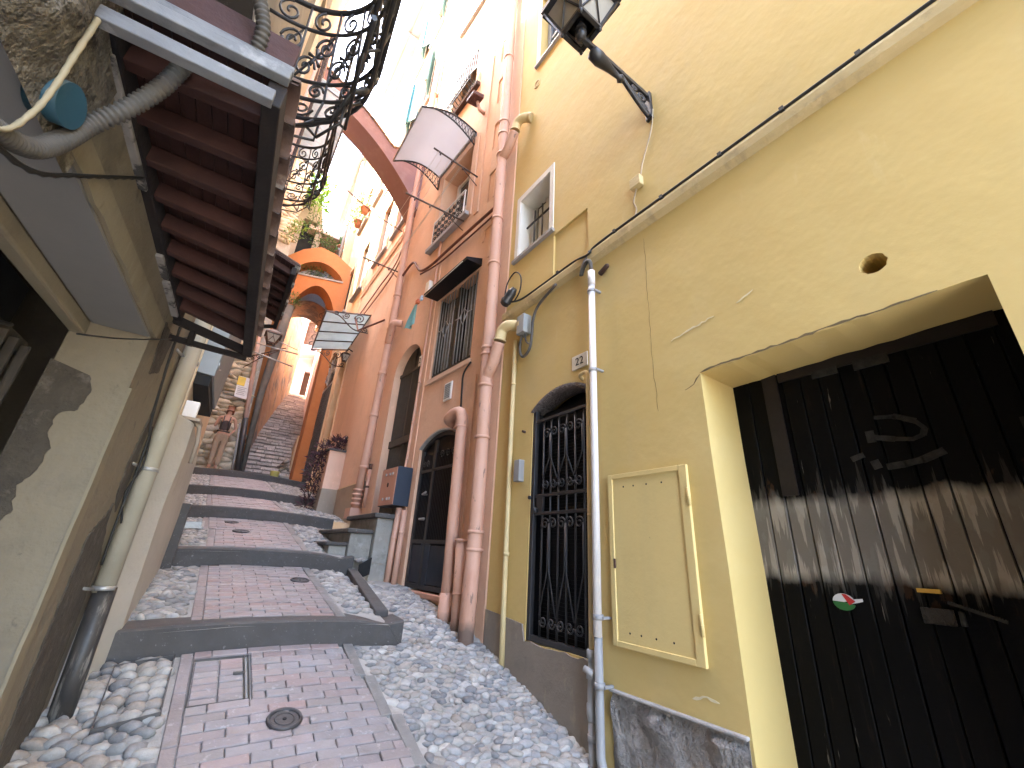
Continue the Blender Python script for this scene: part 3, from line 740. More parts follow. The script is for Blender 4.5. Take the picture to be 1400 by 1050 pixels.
# small window
m = MB(); m.fbox(FY, 2.66, 3.3, 3.1, 4.1, -.24, -.225); wn = m.build('window', mt['glass'], yh)
m = MB(); m.fbox(FY, 2.78, 2.96, 3.25, 3.98, -.224, -.215); m.fbox(FY, 3.03, 3.18, 3.25, 3.98, -.224, -.215); m.build('curtain', mt['whitetrim'], wn)
m = MB()
for (a, b, c, d) in ((2.635, 2.70, 3.15, 4.10), (3.26, 3.325, 3.15, 4.10), (2.70, 3.26, 4.02, 4.10)): m.fbox(FY, a, b, c, d, -.005, .012)
for (a, b, c, d) in ((2.703, 2.709, 3.172, 4.017), (3.251, 3.257, 3.172, 4.017)): m.fbox(FY, a, b, c, d, -.22, .004)
m.fbox(FY, 2.709, 3.251, 4.008, 4.016, -.22, .004)
m.build('surround', mt['whitetrim'], wn)
m = MB(); m.fbox(FY, 2.62, 3.34, 3.115, 3.155, -.22, .04); m.build('sill', mt['roofgrey'], wn, bevel=.004)
m = MB()
for u in (2.82, 2.96, 3.10): m.tube([FY(u, 3.15, -.10), FY(u, 3.82, -.10)], .010, 6)
m.tube([FY(2.70, 3.66, -.10), FY(3.26, 3.66, -.10)], .013, 6)
m.build('bars', mt['iron'], wn)
m = MB()
for (a, b, c, d) in ((2.71, 2.76, 3.16, 4.0), (3.20, 3.25, 3.16, 4.0), (2.76, 3.2, 3.16, 3.22), (2.97, 3.02, 3.22, 4.0)): m.fbox(FY, a, b, c, d, -.222, -.19)
m.build('frame', mt['whitetrim'], wn)
# upper window
m = MB(); m.fbox(FY, 2.42, 3.0, 6.42, 7.9, -.17, -.155); wn = m.build('window', mt['glass'], yh)
m = MB()
for (a, b, c, d) in ((2.36, 2.42, 6.34, 7.98), (3.0, 3.07, 6.34, 7.98), (2.42, 3.0, 7.9, 7.98)): m.fbox(FY, a, b, c, d, -.005, .012)
m.build('surround', mt['whitetrim'], wn)
m = MB(); m.fbox(FY, 2.36, 3.08, 6.31, 6.34, -.1, .04); m.fbox(FY, 2.42, 3.0, 6.34, 6.419, -.15, .01); m.build('sill', mt['roofgrey'], wn)
m = MB(); m.fbox(FY, 2.44, 2.50, 6.44, 7.88, -.154, -.11); m.fbox(FY, 2.68, 2.74, 6.44, 7.88, -.154, -.11); m.fbox(FY, 2.92, 2.98, 6.44, 7.88, -.154, -.11)
for z in (6.44, 6.9, 7.4, 7.84): m.fbox(FY, 2.5, 2.92, z, z + .05, -.153, -.12)
m.build('frame', mt['bluegrey'], wn)
# meter hatch
m = MB(); m.fbox(FY, 1.44, 1.955, -.43, .515, .002, .016); ht = m.build('meter_hatch', mt['yellow_paint'], yh, bevel=.003)
m = MB()
for (a, b, c, d) in ((1.395, 1.445, -.455, .54), (1.95, 1.985, -.455, .54), (1.445, 1.95, .51, .54), (1.445, 1.95, -.455, -.425)): m.fbox(FY, a, b, c, d, .001, .024)
m.build('frame', mt['yellow_paint'], ht, bevel=.003)
m = MB()
for z in (.36, -.27): 
    m.tube([FY(1.392, z - .05, .026), FY(1.392, z + .05, .026)], .009, 8); m.tube([FY(1.392, z - .002, .026), FY(1.392, z + .002, .026)], .0105, 8)
m.build('hinge', mt['yellow_paint'], ht)
m = MB()
for u in (1.86, 1.78, 1.68, 1.57):
    m.disc(FY(u, .455, .015), (-1, 0, 0), .006, .0015, 8); m.disc(FY(u, -.375, .015), (-1, 0, 0), .006, .0015, 8)
m.build('vent_holes', mt['dark'], ht)
m = MB(); m.fbox(FY, 1.945, 1.957, -.035, .02, .016, .0255); m.build('lock', mt['rust'], ht)
# wall rosette
m = MB(); m.tube([FY(3.04 + .05 * math.cos(q), 5.95 + .06 * math.sin(q), .005) for q in [2 * PI * i / 20 for i in range(20)]], .01, 5, closed=True); m.disc(FY(3.04, 5.95, 0), (-1, 0, 0), .03, .006, 12); m.build('vent_rosette', mt['yellow_trim'], yh)

# ================================================================== orange house
oh = thing('orange_house', 'tall terracotta house between salmon drainpipes with barred windows and a black metal door', 'house', (2.6, 5, -.6))
mdoor = arch(4.07, 5.08, -.40, 1.20, 1.37)
gw = rect(4.08, 5.10, 2.17, 3.47)
d2 = arch(5.45, 6.38, .35, 2.62, 3.02)
fw = rect(4.60, 5.56, 4.78, 6.30)
w2 = rect(4.82, 5.72, 8.05, 9.25)
w3 = rect(4.9, 5.7, 10.95, 12.6)
m = MB(); wall(m, FO, [(3.435, -3), (6.75, -3), (6.75, 16.5), (3.435, 16.5)], [(mdoor, .10), (gw, .14), (d2, .14), (fw, .28), (w2, .15), (w3, .15)], 5)
m.build('wall', mt['orange'], oh)
m = MB()      # raised vertical bands and a patch of smoother render
for (a, b, c, d, e) in ((4.26, 4.36, 4.6, 16, .02), (4.02, 4.06, 3.9, 16, .012), (3.88, 3.96, -.5, 1.9, .02), (5.22, 5.26, .4, 4.2, .014)): m.fbox(FO, a, b, c, d, .001, e)
m.build('pilaster_band', mt['orange'], oh)
m = MB()
for k in range(22):
    z = 3.55 + k * .52; wv = .30 if k % 2 else .18
    m.fbox(FO, 3.72, 3.72 + wv, z, z + .50, .001, .016 if k % 2 else .012)
m.build('quoins', mt['quoin'], oh, bevel=.004)
# black metal door
m = MB(); md = arch(4.085, 5.065, -.385, 1.19, 1.355); m.prism(FO, md, -.10, -.06); dr = m.build('metal_door', mt['irondark'], oh)
m = MB()
for i in range(26):
    u = 4.10 + i * .0368; m.fbox(FO, u, u + .02, .12, 1.12, -.06, -.045)
m.build('ribs', mt['irondark'], dr)
m = MB()
for (a, b, c, d) in ((4.085, 4.13, -.385, 1.19), (5.02, 5.065, -.385, 1.19), (4.70, 4.75, -.385, 1.28), (4.13, 5.02, .90, .93), (4.13, 5.02, .08, .12), (4.13, 5.02, -.385, -.34)): m.fbox(FO, a, b, c, d, -.06, -.03)
ar = arch(4.085, 5.065, 0, 1.19, 1.355)[2:]; ai = arch(4.12, 5.03, 0, 1.17, 1.31)[2:]
vs = []
for (u, z), (u2, z2) in zip(ar, ai): vs += [FO(u, z, -.06), FO(u, z, -.025), FO(u2, z2, -.025), FO(u2, z2, -.06)]
m.add(vs, [(i * 4 + j, i * 4 + j + 1, i * 4 + 5 + j, i * 4 + 4 + j) for i in range(len(ar) - 1) for j in range(3)])
m.build('frame', mt['iron'], dr)
m = MB(); m.fbox(FO, 4.60, 4.80, -.385, .08, -.058, -.035); m.fbox(FO, 4.14, 5.01, -.33, .06, -.058, -.04); m.build('lower_panel', mt['navy'], dr, bevel=.004)
m = MB()
for cu_, zz, rr in ((4.3, 1.08, .05), (4.42, 1.08, .05), (4.55, 1.08, .05), (4.88, 1.0, .045), (4.97, 1.0, .045)): m.tube(spiral(FO, cu_, zz, rr, 0, 1.6, -.035), .006, 4)
m.build('scrolls', mt['iron'], dr)
m = MB()
m.tube([FO(4.79, .62, -.03), FO(4.79, .62, .03), FO(4.70, .64, .035)], .012, 8); m.tube([FO(4.79, .34, -.03), FO(4.79, .34, .03), FO(4.66, .34, .035)], .012, 8)
m.build('handle', mt['steel'], dr)
m = MB()
for z in (.9, .2): m.disc(FO(4.09, z, -.02), (-1, 0, 0), .015, .02, 8)
m.build('hinge', mt['iron'], dr)
m = MB(); m.fbox(FO, 4.02, 5.12, -.46, -.40, -.12, .03); m.build('threshold', mt['pipepink'], oh, bevel=.012)
m = MB(); vs = []
for (u, z), (u2, z2) in zip(arch(4.06, 5.09, 0, 1.21, 1.385)[2:], arch(4.075, 5.075, 0, 1.20, 1.365)[2:]): vs += [FO(u, z, .001), FO(u, z, .012), FO(u2, z2, .012), FO(u2, z2, -.05)]
m.add(vs, [(i * 4 + j, i * 4 + j + 1, i * 4 + 5 + j, i * 4 + 4 + j) for i in range(14) for j in range(3)]); m.build('arch_rim', mt['ledge'], oh)
# barred window with hood
m = MB(); m.fbox(FO, 4.08, 5.10, 2.17, 3.47, -.16, -.142); wn = m.build('window', mt['dark'], oh)
m = MB(); nn = 60
vs = [FO(4.12 + .94 * i / nn, z, -.11 + .012 * math.sin(i * 1.35 + .4 * math.sin(i * .7)) + .01 * math.sin(i * .41)) for z in (2.25, 3.42) for i in range(nn + 1) ]
m.add(vs, [(i, i + 1, nn + 2 + i, nn + 1 + i) for i in range(nn) if not 22 < i < 33], True); m.build('curtain', mt['curtain'], wn)
m = MB()
for (a, b, c, d) in ((4.085, 4.12, 2.21, 3.46), (5.06, 5.095, 2.21, 3.46), (4.56, 4.61, 2.25, 3.46), (4.085, 5.095, 2.175, 2.245)): m.fbox(FO, a, b, c, d, -.14, -.03)
m.build('frame', mt['olive'], wn)
m = MB()
for i in range(13):
    u = 4.13 + i * .0765
    if abs(u - 4.585) > .03: m.tube([FO(u, 2.24, -.015), FO(u, 3.46, -.015)], .007, 5)
for cu_ in (4.36, 4.83):
    cz_ = 2.88
    m.tube([FO(cu_ - .20, cz_ + .02, -.005), FO(cu_ - .09, cz_ + .03, -.005), FO(cu_, cz_ + .13, -.005), FO(cu_ + .09, cz_ + .02, -.005), FO(cu_ + .0, cz_ - .12, -.005), FO(cu_ - .09, cz_ + .03, -.005)], .008, 5)
    m.tube([FO(cu_ + .09, cz_ + .02, -.005), FO(cu_ + .21, cz_ + .03, -.005)], .008, 5)
m.build('bars', mt['galv'], wn)
m = MB(); m.fbox(FO, 4.05, 5.14, 2.10, 2.165, -.02, .03); m.build('sill', mt['quoin'], wn, bevel=.004)
m = MB()
m.hexa([FO(4.02, 3.50, .001), FO(5.18, 3.50, .001), FO(5.18, 3.50, .22), FO(4.02, 3.50, .22), FO(4.02, 3.62, .001), FO(5.18, 3.62, .001), FO(5.18, 3.535, .23), FO(4.02, 3.535, .23)])
m.build('hood', mt['irondark'], wn)
# narrow arched door behind the meter box
m = MB(); dd = arch(5.45, 6.38, .35, 2.62, 3.02); m.prism(FO, dd, -.17, -.12); dr = m.build('shuttered_door', mt['olive'], oh)
m = MB()
for i in range(22): u = 5.50 + i * .04; m.fbox(FO, u, u + .022, .4, 1.40, -.12, -.108); m.fbox(FO, u, u + .022, 1.56, 2.6, -.12, -.108)
m.build('boards', mt['olive'], dr)
m = MB(); m.fbox(FO, 5.46, 6.37, 1.43, 1.54, -.12, -.085); m.fbox(FO, 5.46, 6.37, 2.60, 2.66, -.12, -.09); m.fbox(FO, 5.88, 5.93, .4, 3.0, -.12, -.10); m.build('rail', mt['olive'], dr, bevel=.005)
# french window with a low balcony railing
m = MB(); m.fbox(FO, 4.6, 5.56, 4.78, 6.3, -.32, -.29); wn = m.build('french_window', mt['glass'], oh)
m = MB()
for (a, b) in ((4.62, 4.68), (5.02, 5.07), (5.09, 5.14), (5.48, 5.54)): m.fbox(FO, a, b, 4.8, 6.28, -.289, -.25)
for z in (4.8, 5.5, 6.22): m.fbox(FO, 4.68, 5.48, z, z + .06, -.288, -.256)
m.build('frame', mt['white'], wn)
m = MB()
for (a, b, c, d) in ((4.46, 4.60, 4.70, 6.44), (5.56, 5.72, 4.70, 6.44), (4.60, 5.56, 6.30, 6.44)): m.fbox(FO, a, b, c, d, .001, .022)
m.build('surround', mt['quoin'], wn, bevel=.004)
m = MB(); m.fbox(FO, 4.50, 5.74, 4.70, 4.77, -.28, .09); m.build('sill', mt['roofgrey'], wn, bevel=.004)
m = MB(); m.fbox(FO, 4.60, 5.58, 5.235, 5.26, .05, .075); m.fbox(FO, 4.60, 5.58, 4.785, 4.80, .055, .07)
for u in (4.60, 5.57): m.fbox(FO, u, u + .014, 4.78, 5.25, .055, .07)
m.build('rail', mt['white'], wn)
m = MB()
for i in range(8):
    u = 4.67 + i * .12
    m.tube(spiral(FO, u, 5.13, .055, 0, 1.4, .062), .007, 4); m.tube(spiral(FO, u, 5.0, .05, PI, 1.4, .062), .007, 4); m.tube(spiral(FO, u, 4.88, .055, 0, -1.4, .062), .007, 4)
    m.tube([FO(u + .06, 4.79, .062), FO(u + .06, 5.24, .062)], .006, 4)
m.build('railing_scrolls', mt['iron'], wn)
# bulging grille window and teal shutters higher up
m = MB(); m.fbox(FO, 4.82, 5.72, 8.05, 9.25, -.17, -.155); wn = m.build('window', mt['glass'], oh)
m = MB()
for (a, b, c, d) in ((4.70, 4.82, 7.93, 9.38), (5.72, 5.84, 7.93, 9.38), (4.82, 5.72, 9.25, 9.38)): m.fbox(FO, a, b, c, d, .001, .03)
m.build('surround', mt['creamtrim'], wn)
m = MB(); m.fbox(FO, 4.68, 5.86, 7.90, 7.99, -.1, .08); m.build('sill', mt['rust'], wn)
m = MB()
for i in range(11):
    u = 4.84 + i * .086
    m.tube([FO(u, 9.24, .02), FO(u, 8.6, .03), FO(u, 8.3, .14), FO(u, 8.12, .15), FO(u, 8.03, .04)], .011, 5)
    if i < 10: m.tube(spiral(FO, u + .043, 8.45, .04, 0, 1.5, .10), .008, 4); m.tube(spiral(FO, u + .043, 8.25, .04, 0, -1.5, .15), .008, 4)
for z, d in ((8.5, .06), (8.12, .15), (9.2, .02)): m.tube([FO(4.83, z, d), FO(5.71, z, d)], .012, 5)
m.build('bulging_grille', mt['iron'], wn)
m = MB(); m.fbox(FO, 4.9, 5.7, 10.95, 12.6, -.17, -.155); wn = m.build('window', mt['glass'], oh)
for a, b in ((4.9, 5.29), (5.31, 5.7)):
    m = MB()
    for (p, q, r, s_) in ((a, a + .06, 10.95, 12.6), (b - .06, b, 10.95, 12.6), (a + .06, b - .06, 10.95, 11.03), (a + .06, b - .06, 12.5, 12.6)): m.fbox(FO, p, q, r, s_, -.08, -.03)
    for k in range(28): z = 11.04 + k * .052; m.hexa([FO(a + .06, z, -.075), FO(b - .06, z, -.075), FO(b - .06, z - .015, -.035), FO(a + .06, z - .015, -.035), FO(a + .06, z + .01, -.075), FO(b - .06, z + .01, -.075), FO(b - .06, z - .005, -.035), FO(a + .06, z - .005, -.035)])
    m.build('shutter', mt['teal'], wn)
m = MB(); m.fbox(FO, 4.78, 5.82, 10.85, 10.93, -.1, .09); m.build('sill', mt['roofgrey'], wn)
m = MB()
for (a, b, c, d) in ((4.74, 4.9, 9.4, 12.75), (5.7, 5.86, 9.4, 12.75)): m.fbox(FO, a, b, c, d, .001, .025)
m.fbox(FO, 4.9, 5.7, 9.5, 10.8, .001, .02); m.build('surround', mt['creamtrim'], wn)

# ================================================================== salmon house beyond
sh = thing('salmon_house', 'salmon house beyond the orange one with a grey eave, tall and pale at the top', 'house', (2.6, 8.6, .3))
wins = [rect(7.6, 8.25, 6.95, 8.6), rect(8.85, 9.6, 6.95, 8.6), rect(7.55, 8.25, 10.9, 12.5), rect(8.9, 9.6, 10.9, 12.5), rect(7.5, 8.2, 14.2, 15.6), rect(8.9, 9.6, 14.2, 15.6)]
m = MB(); wall(m, FB, [(6.75, -2), (10.42, -2), (10.42, 17.7), (6.75, 17.7)], [(h, .06) for h in wins], 5); m.build('wall', mt['salmon'], sh)
m = MB()
for k in range(28):
    z = .75 + k * .6; wv = .36 if k % 2 else .20
    m.fbox(FB, 6.90, 6.90 + wv, z, z + .57, .001, .016 if k % 2 else .011)
m.build('quoins', mt['quoin'], sh, bevel=.004)
m = MB(); m.fbox(FB, 6.9, 10.42, -.4, .98, .001, .02); m.build('dado', mt['dado'], sh)
m = MB(); m.fbox(FB, 6.9, 10.43, .98, 1.0, .001, .023); m.fbox(FB, 10.36, 10.43, 1.0, 17.6, .001, .02); m.build('trim', mt['creamtrim'], sh)
m = MB()
for z in (6.2, 6.32, 9.8): m.fbox(FB, 6.9, 10.42, z, z + .05, .001, .03)
m.build('string_course', mt['salmon'], sh)
for i, h in enumerate(wins):
    a, b = h[0][0], h[1][0]; z0, z1 = h[0][1], h[2][1]
    m = MB(); m.fbox(FB, a, b, z0, z1, -.08, -.065); wn = m.build('window', mt['glass'] if i > 1 else mt['olive'], sh)
    m = MB()
    for (p, q, r, s_) in ((a - .13, a, z0 - .12, z1 + .13), (b, b + .13, z0 - .12, z1 + .13), (a, b, z1, z1 + .13)): m.fbox(FB, p, q, r, s_, .001, .028)
    m.build('surround', mt['creamtrim'], wn)
    m = MB(); m.fbox(FB, a - .14, b + .14, z0 - .18, z0 - .122, -.1, .07); m.build('sill', mt['roofgrey'], wn)
    if i > 1:
        for sgn, u in ((-1, a), (1, b)):
            m = MB(); th = .75
            FS = lambda t, z, d, u=u, sgn=sgn: FB(u + sgn * (.02 + t * .55), z, .03 + t * .28 + d)
            m.hexa([FS(0, z0, 0), FS(.7, z0, 0), FS(.7, z0, .035), FS(0, z0, .035), FS(0, z1, 0), FS(.7, z1, 0), FS(.7, z1, .035), FS(0, z1, .035)])
            for k in range(20): z = z0 + .08 + k * (z1 - z0 - .1) / 20; m.hexa([FS(.08, z, -.012), FS(.62, z, -.012), FS(.62, z, 0), FS(.08, z, 0), FS(.08, z + .02, -.012), FS(.62, z + .02, -.012), FS(.62, z + .02, 0), FS(.08, z + .02, 0)])
            m.build('shutter', mt['teal'], wn)
    else:
        m = MB(); m.fbox(FB, (a + b) / 2 - .02, (a + b) / 2 + .02, z0, z1, -.065, -.04); m.build('frame', mt['creamtrim'], wn)
m = MB(); m.fbox(FB, 6.6, 10.45, 17.7, 17.82, -3, .35); m.tube([FB(6.6, 17.72, .40), FB(10.45, 17.72, .40)], .09, 8); m.build('eave', mt['roofgrey'], sh)

# pillar with purple plant
t = thing('planter_pillar', 'salmon pillar with a slate cap standing against the wall, overflowing with purple plants', 'pillar', (1.82, 8.75, .4))
m = MB(); m.hexa([(1.70, 8.58, .98), (2.0, 8.58, .98), (2.0, 9.0, .98), (1.70, 9.0, .98), (1.70, 8.58, 1.70), (2.0, 8.58, 1.70), (2.0, 9.0, 1.70), (1.70, 9.0, 1.70)]); m.build('shaft', mt['salmon'], t)
m = MB(); m.hexa([(1.66, 8.55, .2), (2.0, 8.55, .2), (2.0, 9.02, .2), (1.66, 9.02, .2), (1.70, 8.575, .98), (2.0, 8.575, .98), (2.0, 9.0, .98), (1.70, 9.0, .98)]); m.build('base', mt['dado'], t)
m = MB(); m.box((1.66, 8.54, 1.70), (1.99, 9.04, 1.735)); m.build('cap', mt['stepstone'], t, bevel=.006)
def leafblob(mb, pts, n, size, cols, droop=0, long=2.2):
    for k in range(n):
        c, rad = RND.choice(pts); c = V(c)
        while True:
            d = V((RND.uniform(-1, 1), RND.uniform(-1, 1), RND.uniform(-1, 1)))
            if d.length < 1: break
        p = c + d * rad
        dr = (d + V((RND.uniform(-.7, .7), RND.uniform(-.7, .7), RND.uniform(-.2, .9) - droop))).normalized()
        sd_ = dr.cross(V((RND.uniform(-1, 1), RND.uniform(-1, 1), RND.uniform(-1, 1)))).normalized(); s = size * RND.uniform(.6, 1.3)
        q = RND.choice(cols); kk = RND.uniform(.7, 1.25); q = tuple(v * kk for v in q); bend = V((0, 0, -.25 * s))
        mb.add([p, p + dr * s * long * .5 + sd_ * s * .3, p + dr * s * long + bend, p + dr * s * long * .5 - sd_ * s * .3], [(0, 1, 2, 3)], False, q)
pt = thing('purple_plant', 'dark purple trailing plant spilling over the salmon pillar to the ground', 'plant', (1.75, 8.8, 1.72))
mb = MB()
pts = [((1.82, 8.7, 1.85), .14), ((1.72, 8.75, 1.82), .16), ((1.90, 8.8, 1.88), .14), ((1.62, 8.9, 1.72), .15), ((1.56, 8.85, 1.5), .15), ((1.56, 8.9, 1.3), .14), ((1.58, 8.9, 1.1), .14), ((1.56, 8.85, .9), .13), ((1.54, 8.8, .68), .12), ((1.62, 8.8, 1.55), .12)]
leafblob(mb, pts, 900, .045, [(1, 1, 1.05), (.8, .7, .8), (1.5, 1.1, 1.0), (.6, .6, .6), (1.8, 1.3, 1.5)], .1, 2.6)
mb.build('foliage', mt['purpleleaf'], pt)
mb = MB()
for k in range(26):
    c, r = RND.choice(pts); c = V(c); mb.tube([c - V((0, 0, .1)), c + V((RND.uniform(-.12, .12), RND.uniform(-.15, .1), RND.uniform(.05, .25)))], .006, 4)
mb.build('stems', mt['purpleleaf'], pt)

# concrete stair block up to the narrow door
t = thing('concrete_stair', 'small stained concrete stair block with overhanging slabs below the blue meter box', 'stair', (1.8, 5.8, -.3))
def blk(x0, x1, y0, y1, z0, z1, nm, mat_, bv=.012):
    m = MB(); m.box((x0, y0, z0), (x1, y1, z1)); return m.build(nm, mat_, t, bevel=bv)
blk(1.76, 2.06, 5.32, 6.5, -.7, .345, 'block', mt['concrete'])
blk(1.70, 2.06, 5.27, 6.5, .345, .40, 'top_slab', mt['stepstone'])
blk(1.50, 1.76, 5.42, 6.9, -.7, .155, 'block', mt['concrete'])
blk(1.45, 1.76, 5.38, 6.9, .155, .205, 'slab', mt['stepstone'])
blk(1.30, 1.50, 5.50, 7.2, -.7, .005, 'block', mt['concrete'])
blk(1.26, 1.52, 5.47, 7.2, .005, .045, 'slab', mt['stepstone'])
t = tag(MB().build('x', mt['navy']) if False else (lambda mb: (mb.prism(FrY(5.22), [(1.60, -.33), (1.73, -.28), (1.73, -.10), (1.60, -.18)], 0, .02), mb.build('dark_plate', mt['irondark']))[1])(MB()), 'small slanting black metal plate at the end of the kerb', 'plate')
# ================================================================== peach house with the dark door
ph = thing('peach_house', 'peach house with a recessed entry and a tall dark door under an arched fanlight', 'house', (2.6, 12.3, 1.2))
FP = Fr(2.03, 12, 0, -1)
rec = arch(10.50, 11.45, .95, 4.2, 4.75)
pdoor = arch(11.85, 13.35, 1.52, 4.35, 5.35)
pw = [rect(10.9, 11.6, 6.9, 8.6), rect(12.5, 13.3, 6.9, 8.6), rect(10.9, 11.6, 10.6, 12.3), rect(12.5, 13.3, 10.6, 12.3)]
m = MB(); wall(m, FP, [(10.42, -1), (14.2, -1), (14.2, 17.6), (10.42, 17.6)], [(rec, .35), (pdoor, .03)] + [(h, .05) for h in pw], 4); m.build('wall', mt['peach'], ph)
m = MB(); m.fbox(FP, 10.45, 11.5, .9, 4.8, -.40, -.345); m.build('entry_door', mt['dado'], ph)
m = MB()
for u in (11.73, 13.36): m.fbox(FP, u, u + .12, 1.4, 4.35, .001, .012)
vs = []
for (u, z), (u2, z2) in zip(arch(11.73, 13.48, 0, 4.35, 5.48)[2:], arch(11.85, 13.36, 0, 4.35, 5.36)[2:]): vs += [FP(u, z, .001), FP(u, z, .012), FP(u2, z2, .012), FP(u2, z2, -.02)]
m.add(vs, [(i * 4 + j, i * 4 + j + 1, i * 4 + 5 + j, i * 4 + 4 + j) for i in range(14) for j in range(3)])
m.fbox(FP, 10.43, 10.5, .9, 17.5, .001, .03)
m.build('door_surround', mt['creamtrim'], ph)
m = MB(); m.fbox(FP, 11.86, 13.34, 1.55, 4.25, -.05, -.003); dr = m.build('door', M('dark_green_door', (.018, .027, .028), (.025, .034, .034), .5, 4), ph)
m = MB()
for k in range(2):
    for z0, z1 in ((1.75, 2.8), (2.95, 4.1)): m.fbox(FP, 11.95 + k * .73, 12.55 + k * .73, z0, z1, -.003, .004)
m.build('panel', M('dark_green_panel', (.022, .032, .033), None, .5, 4), dr, bevel=.01)
m = MB(); m.prism(FP, arch(11.87, 13.33, 4.27, 4.36, 5.33), -.05, -.02); fl = m.build('fanlight', mt['glass'], ph)
m = MB(); m.fbox(FP, 11.86, 13.34, 4.22, 4.30, -.03, .0)
for k in range(7): m.tube(spiral(FP, 12.05 + k * .19, 4.5 + .28 * math.sin((k + 1) / 8 * PI), .10, 0, 1.6, -.008), .012, 4)
for k in range(6): a = PI * (k + 1) / 7; m.tube([FP(12.6, 4.3, -.008), FP(12.6 + .68 * math.cos(a), 4.33 + .92 * math.sin(a), -.008)], .012, 4)
m.build('grille', mt['galv'], fl)
for h in pw:
    a, b = h[0][0], h[1][0]; z0, z1 = h[0][1], h[2][1]
    m = MB(); m.fbox(FP, a, b, z0, z1, -.08, -.055); wn = m.build('window', mt['olive'], ph)
    m = MB()
    for (p, q, r, s_) in ((a - .12, a, z0 - .1, z1 + .12), (b, b + .12, z0 - .1, z1 + .12), (a, b, z1, z1 + .12)): m.fbox(FP, p, q, r, s_, .001, .028)
    m.build('surround', mt['creamtrim'], wn)
    m = MB(); m.fbox(FP, a - .13, b + .13, z0 - .16, z0 - .102, -.1, .10); m.build('sill', mt['roofgrey'], wn)
m = MB(); m.fbox(FP, 10.43, 14.25, 17.6, 17.72, -3, .36); m.tube([FP(10.43, 17.62, .42), FP(14.2, 17.62, .42)], .085, 8); m.build('eave', mt['roofgrey'], ph)

# house that hangs over the foot of the long stair
uh = thing('upper_house', 'pale ochre upper house with a grey gutter rising behind the orange double arch', 'house', (2.6, 16.5, 8.9))
FU = Fr(1.86, 16, .05, -1)
m = MB(); uw = [rect(14.8, 15.5, 10.6, 12.2), rect(16.6, 17.3, 10.6, 12.2)]
wall(m, FU, [(14.21, 8.9), (19, 8.9), (19, 14.9), (14.21, 14.9)], [(h, .14) for h in uw], 4); m.build('wall', mt['peach'], uh)
for h in uw:
    a, b = h[0][0], h[1][0]; m = MB(); m.fbox(FU, a, b, h[0][1], h[2][1], -.17, -.15); wn = m.build('window', mt['olive'], uh)
    m = MB(); m.fbox(FU, a - .1, b + .1, h[0][1] - .12, h[0][1] - .04, -.1, .18); m.build('sill', mt['roofgrey'], wn)
m = MB(); m.fbox(FU, 14.21, 19, 14.9, 15.0, -3, .2); m.tube([FU(14.21, 14.9, .25), FU(19, 14.9, .25)], .09, 8); m.build('eave', mt['roofgrey'], uh)
m = MB(); m.tube([FU(14.35, 9, .1), FU(14.35, 14.8, .1)], .05, 8); m.build('downpipe', mt['roofgrey'], uh)

def potplant(loc, label, kind, grp='potted plants on the high sills'):
    t = thing('potted_plant', label, 'potted plant', loc, grp); c = V(loc)
    m = MB(); m.lathe(c, c + V((0, 0, .24)), [(0, .10), (.8, .14), (.8, .16), (1, .16)], 12); m.build('pot', mt['terracotta'], t)
    m = MB()
    if kind == 'cactus':
        for k in range(9):
            a = RND.uniform(0, 6.28); r = RND.uniform(.02, .12); h = RND.uniform(.35, .85)
            b = c + V((math.cos(a) * r, math.sin(a) * r, .2)); m.tube([b, b + V((math.cos(a) * .05, math.sin(a) * .05, h * .6)), b + V((math.cos(a) * .06, math.sin(a) * .06, h))], .03, 6, rs=[.028, .034, .012], col=(1, 1, 1.1))
    else:
        leafblob(m, [(c + V((0, 0, .45)), .3), (c + V((-.1, -.2, .4)), .28), (c + V((-.1, .3, .35)), .28)], 220, .06, [(1, 1, 1), (1.5, 1.5, 1), (.7, .8, .7)])
    m.build('foliage', mt['leaf'], t)
potplant((1.86, 12.3, 10.56), 'leafy potted plant on the peach house sill high above the wire', 'leafy')
potplant((1.86, 13.1, 10.56), 'bushy trailing plant on the same high peach sill, farther along', 'leafy')
potplant(FU(14.95, 10.57, .08), 'cactus pot on the sill of the ochre upper house', 'cactus')
potplant(FU(15.35, 10.57, .08), 'taller cactus pot at the far end of the ochre house sill', 'cactus')

# ================================================================== double arch over the foot of the stair
FA = FrY(14.2, .22, -.59)
t = thing('double_arch', 'orange two-tier arch spanning the lane at the foot of the long stair', 'arch', (1.0, 13.7, 1.7))
n = 12
upper = [(.26, 8.47), (1.88, 8.22)] + [(.26 + 1.62 * (1 - i / n), 8.47 + (.62 + .0 * i) * math.sin(PI * i / n) ** .8 - .22 * (1 - i / n)) for i in range(1, n)]
out = [(.1, 1.0), (.62, 1.0)] + [(.62 + 1.18 * i / n, 7.3 - .2 * i / n + .82 * math.sin(PI * i / n) ** .8) for i in range(n + 1)] + [(1.80, 1.0), (2.05, 1.0), (2.05, 8.8), (1.5, 9.35), (1.0, 9.6), (.5, 9.45), (.1, 9.1)]
m = MB(); wall(m, FA, out, [(upper, .6)], .6, [upper])
m.build('arch_wall', mt['deeporange'], t)
m = MB(); m.hexa([FA(.3, 8.44, .03), FA(1.86, 8.20, .03), FA(1.86, 8.20, -.5), FA(.3, 8.44, -.5), FA(.3, 8.50, .03), FA(1.86, 8.26, .03), FA(1.86, 8.26, -.5), FA(.3, 8.50, -.5)]); m.build('ledge', mt['concrete'], t)
t = thing('bridge_arch', 'pale grey-rendered bridge with a brown vault behind the orange double arch', 'arch', (1.3, 17.2, 8.0))
FG = FrY(16.6, 1, 0)
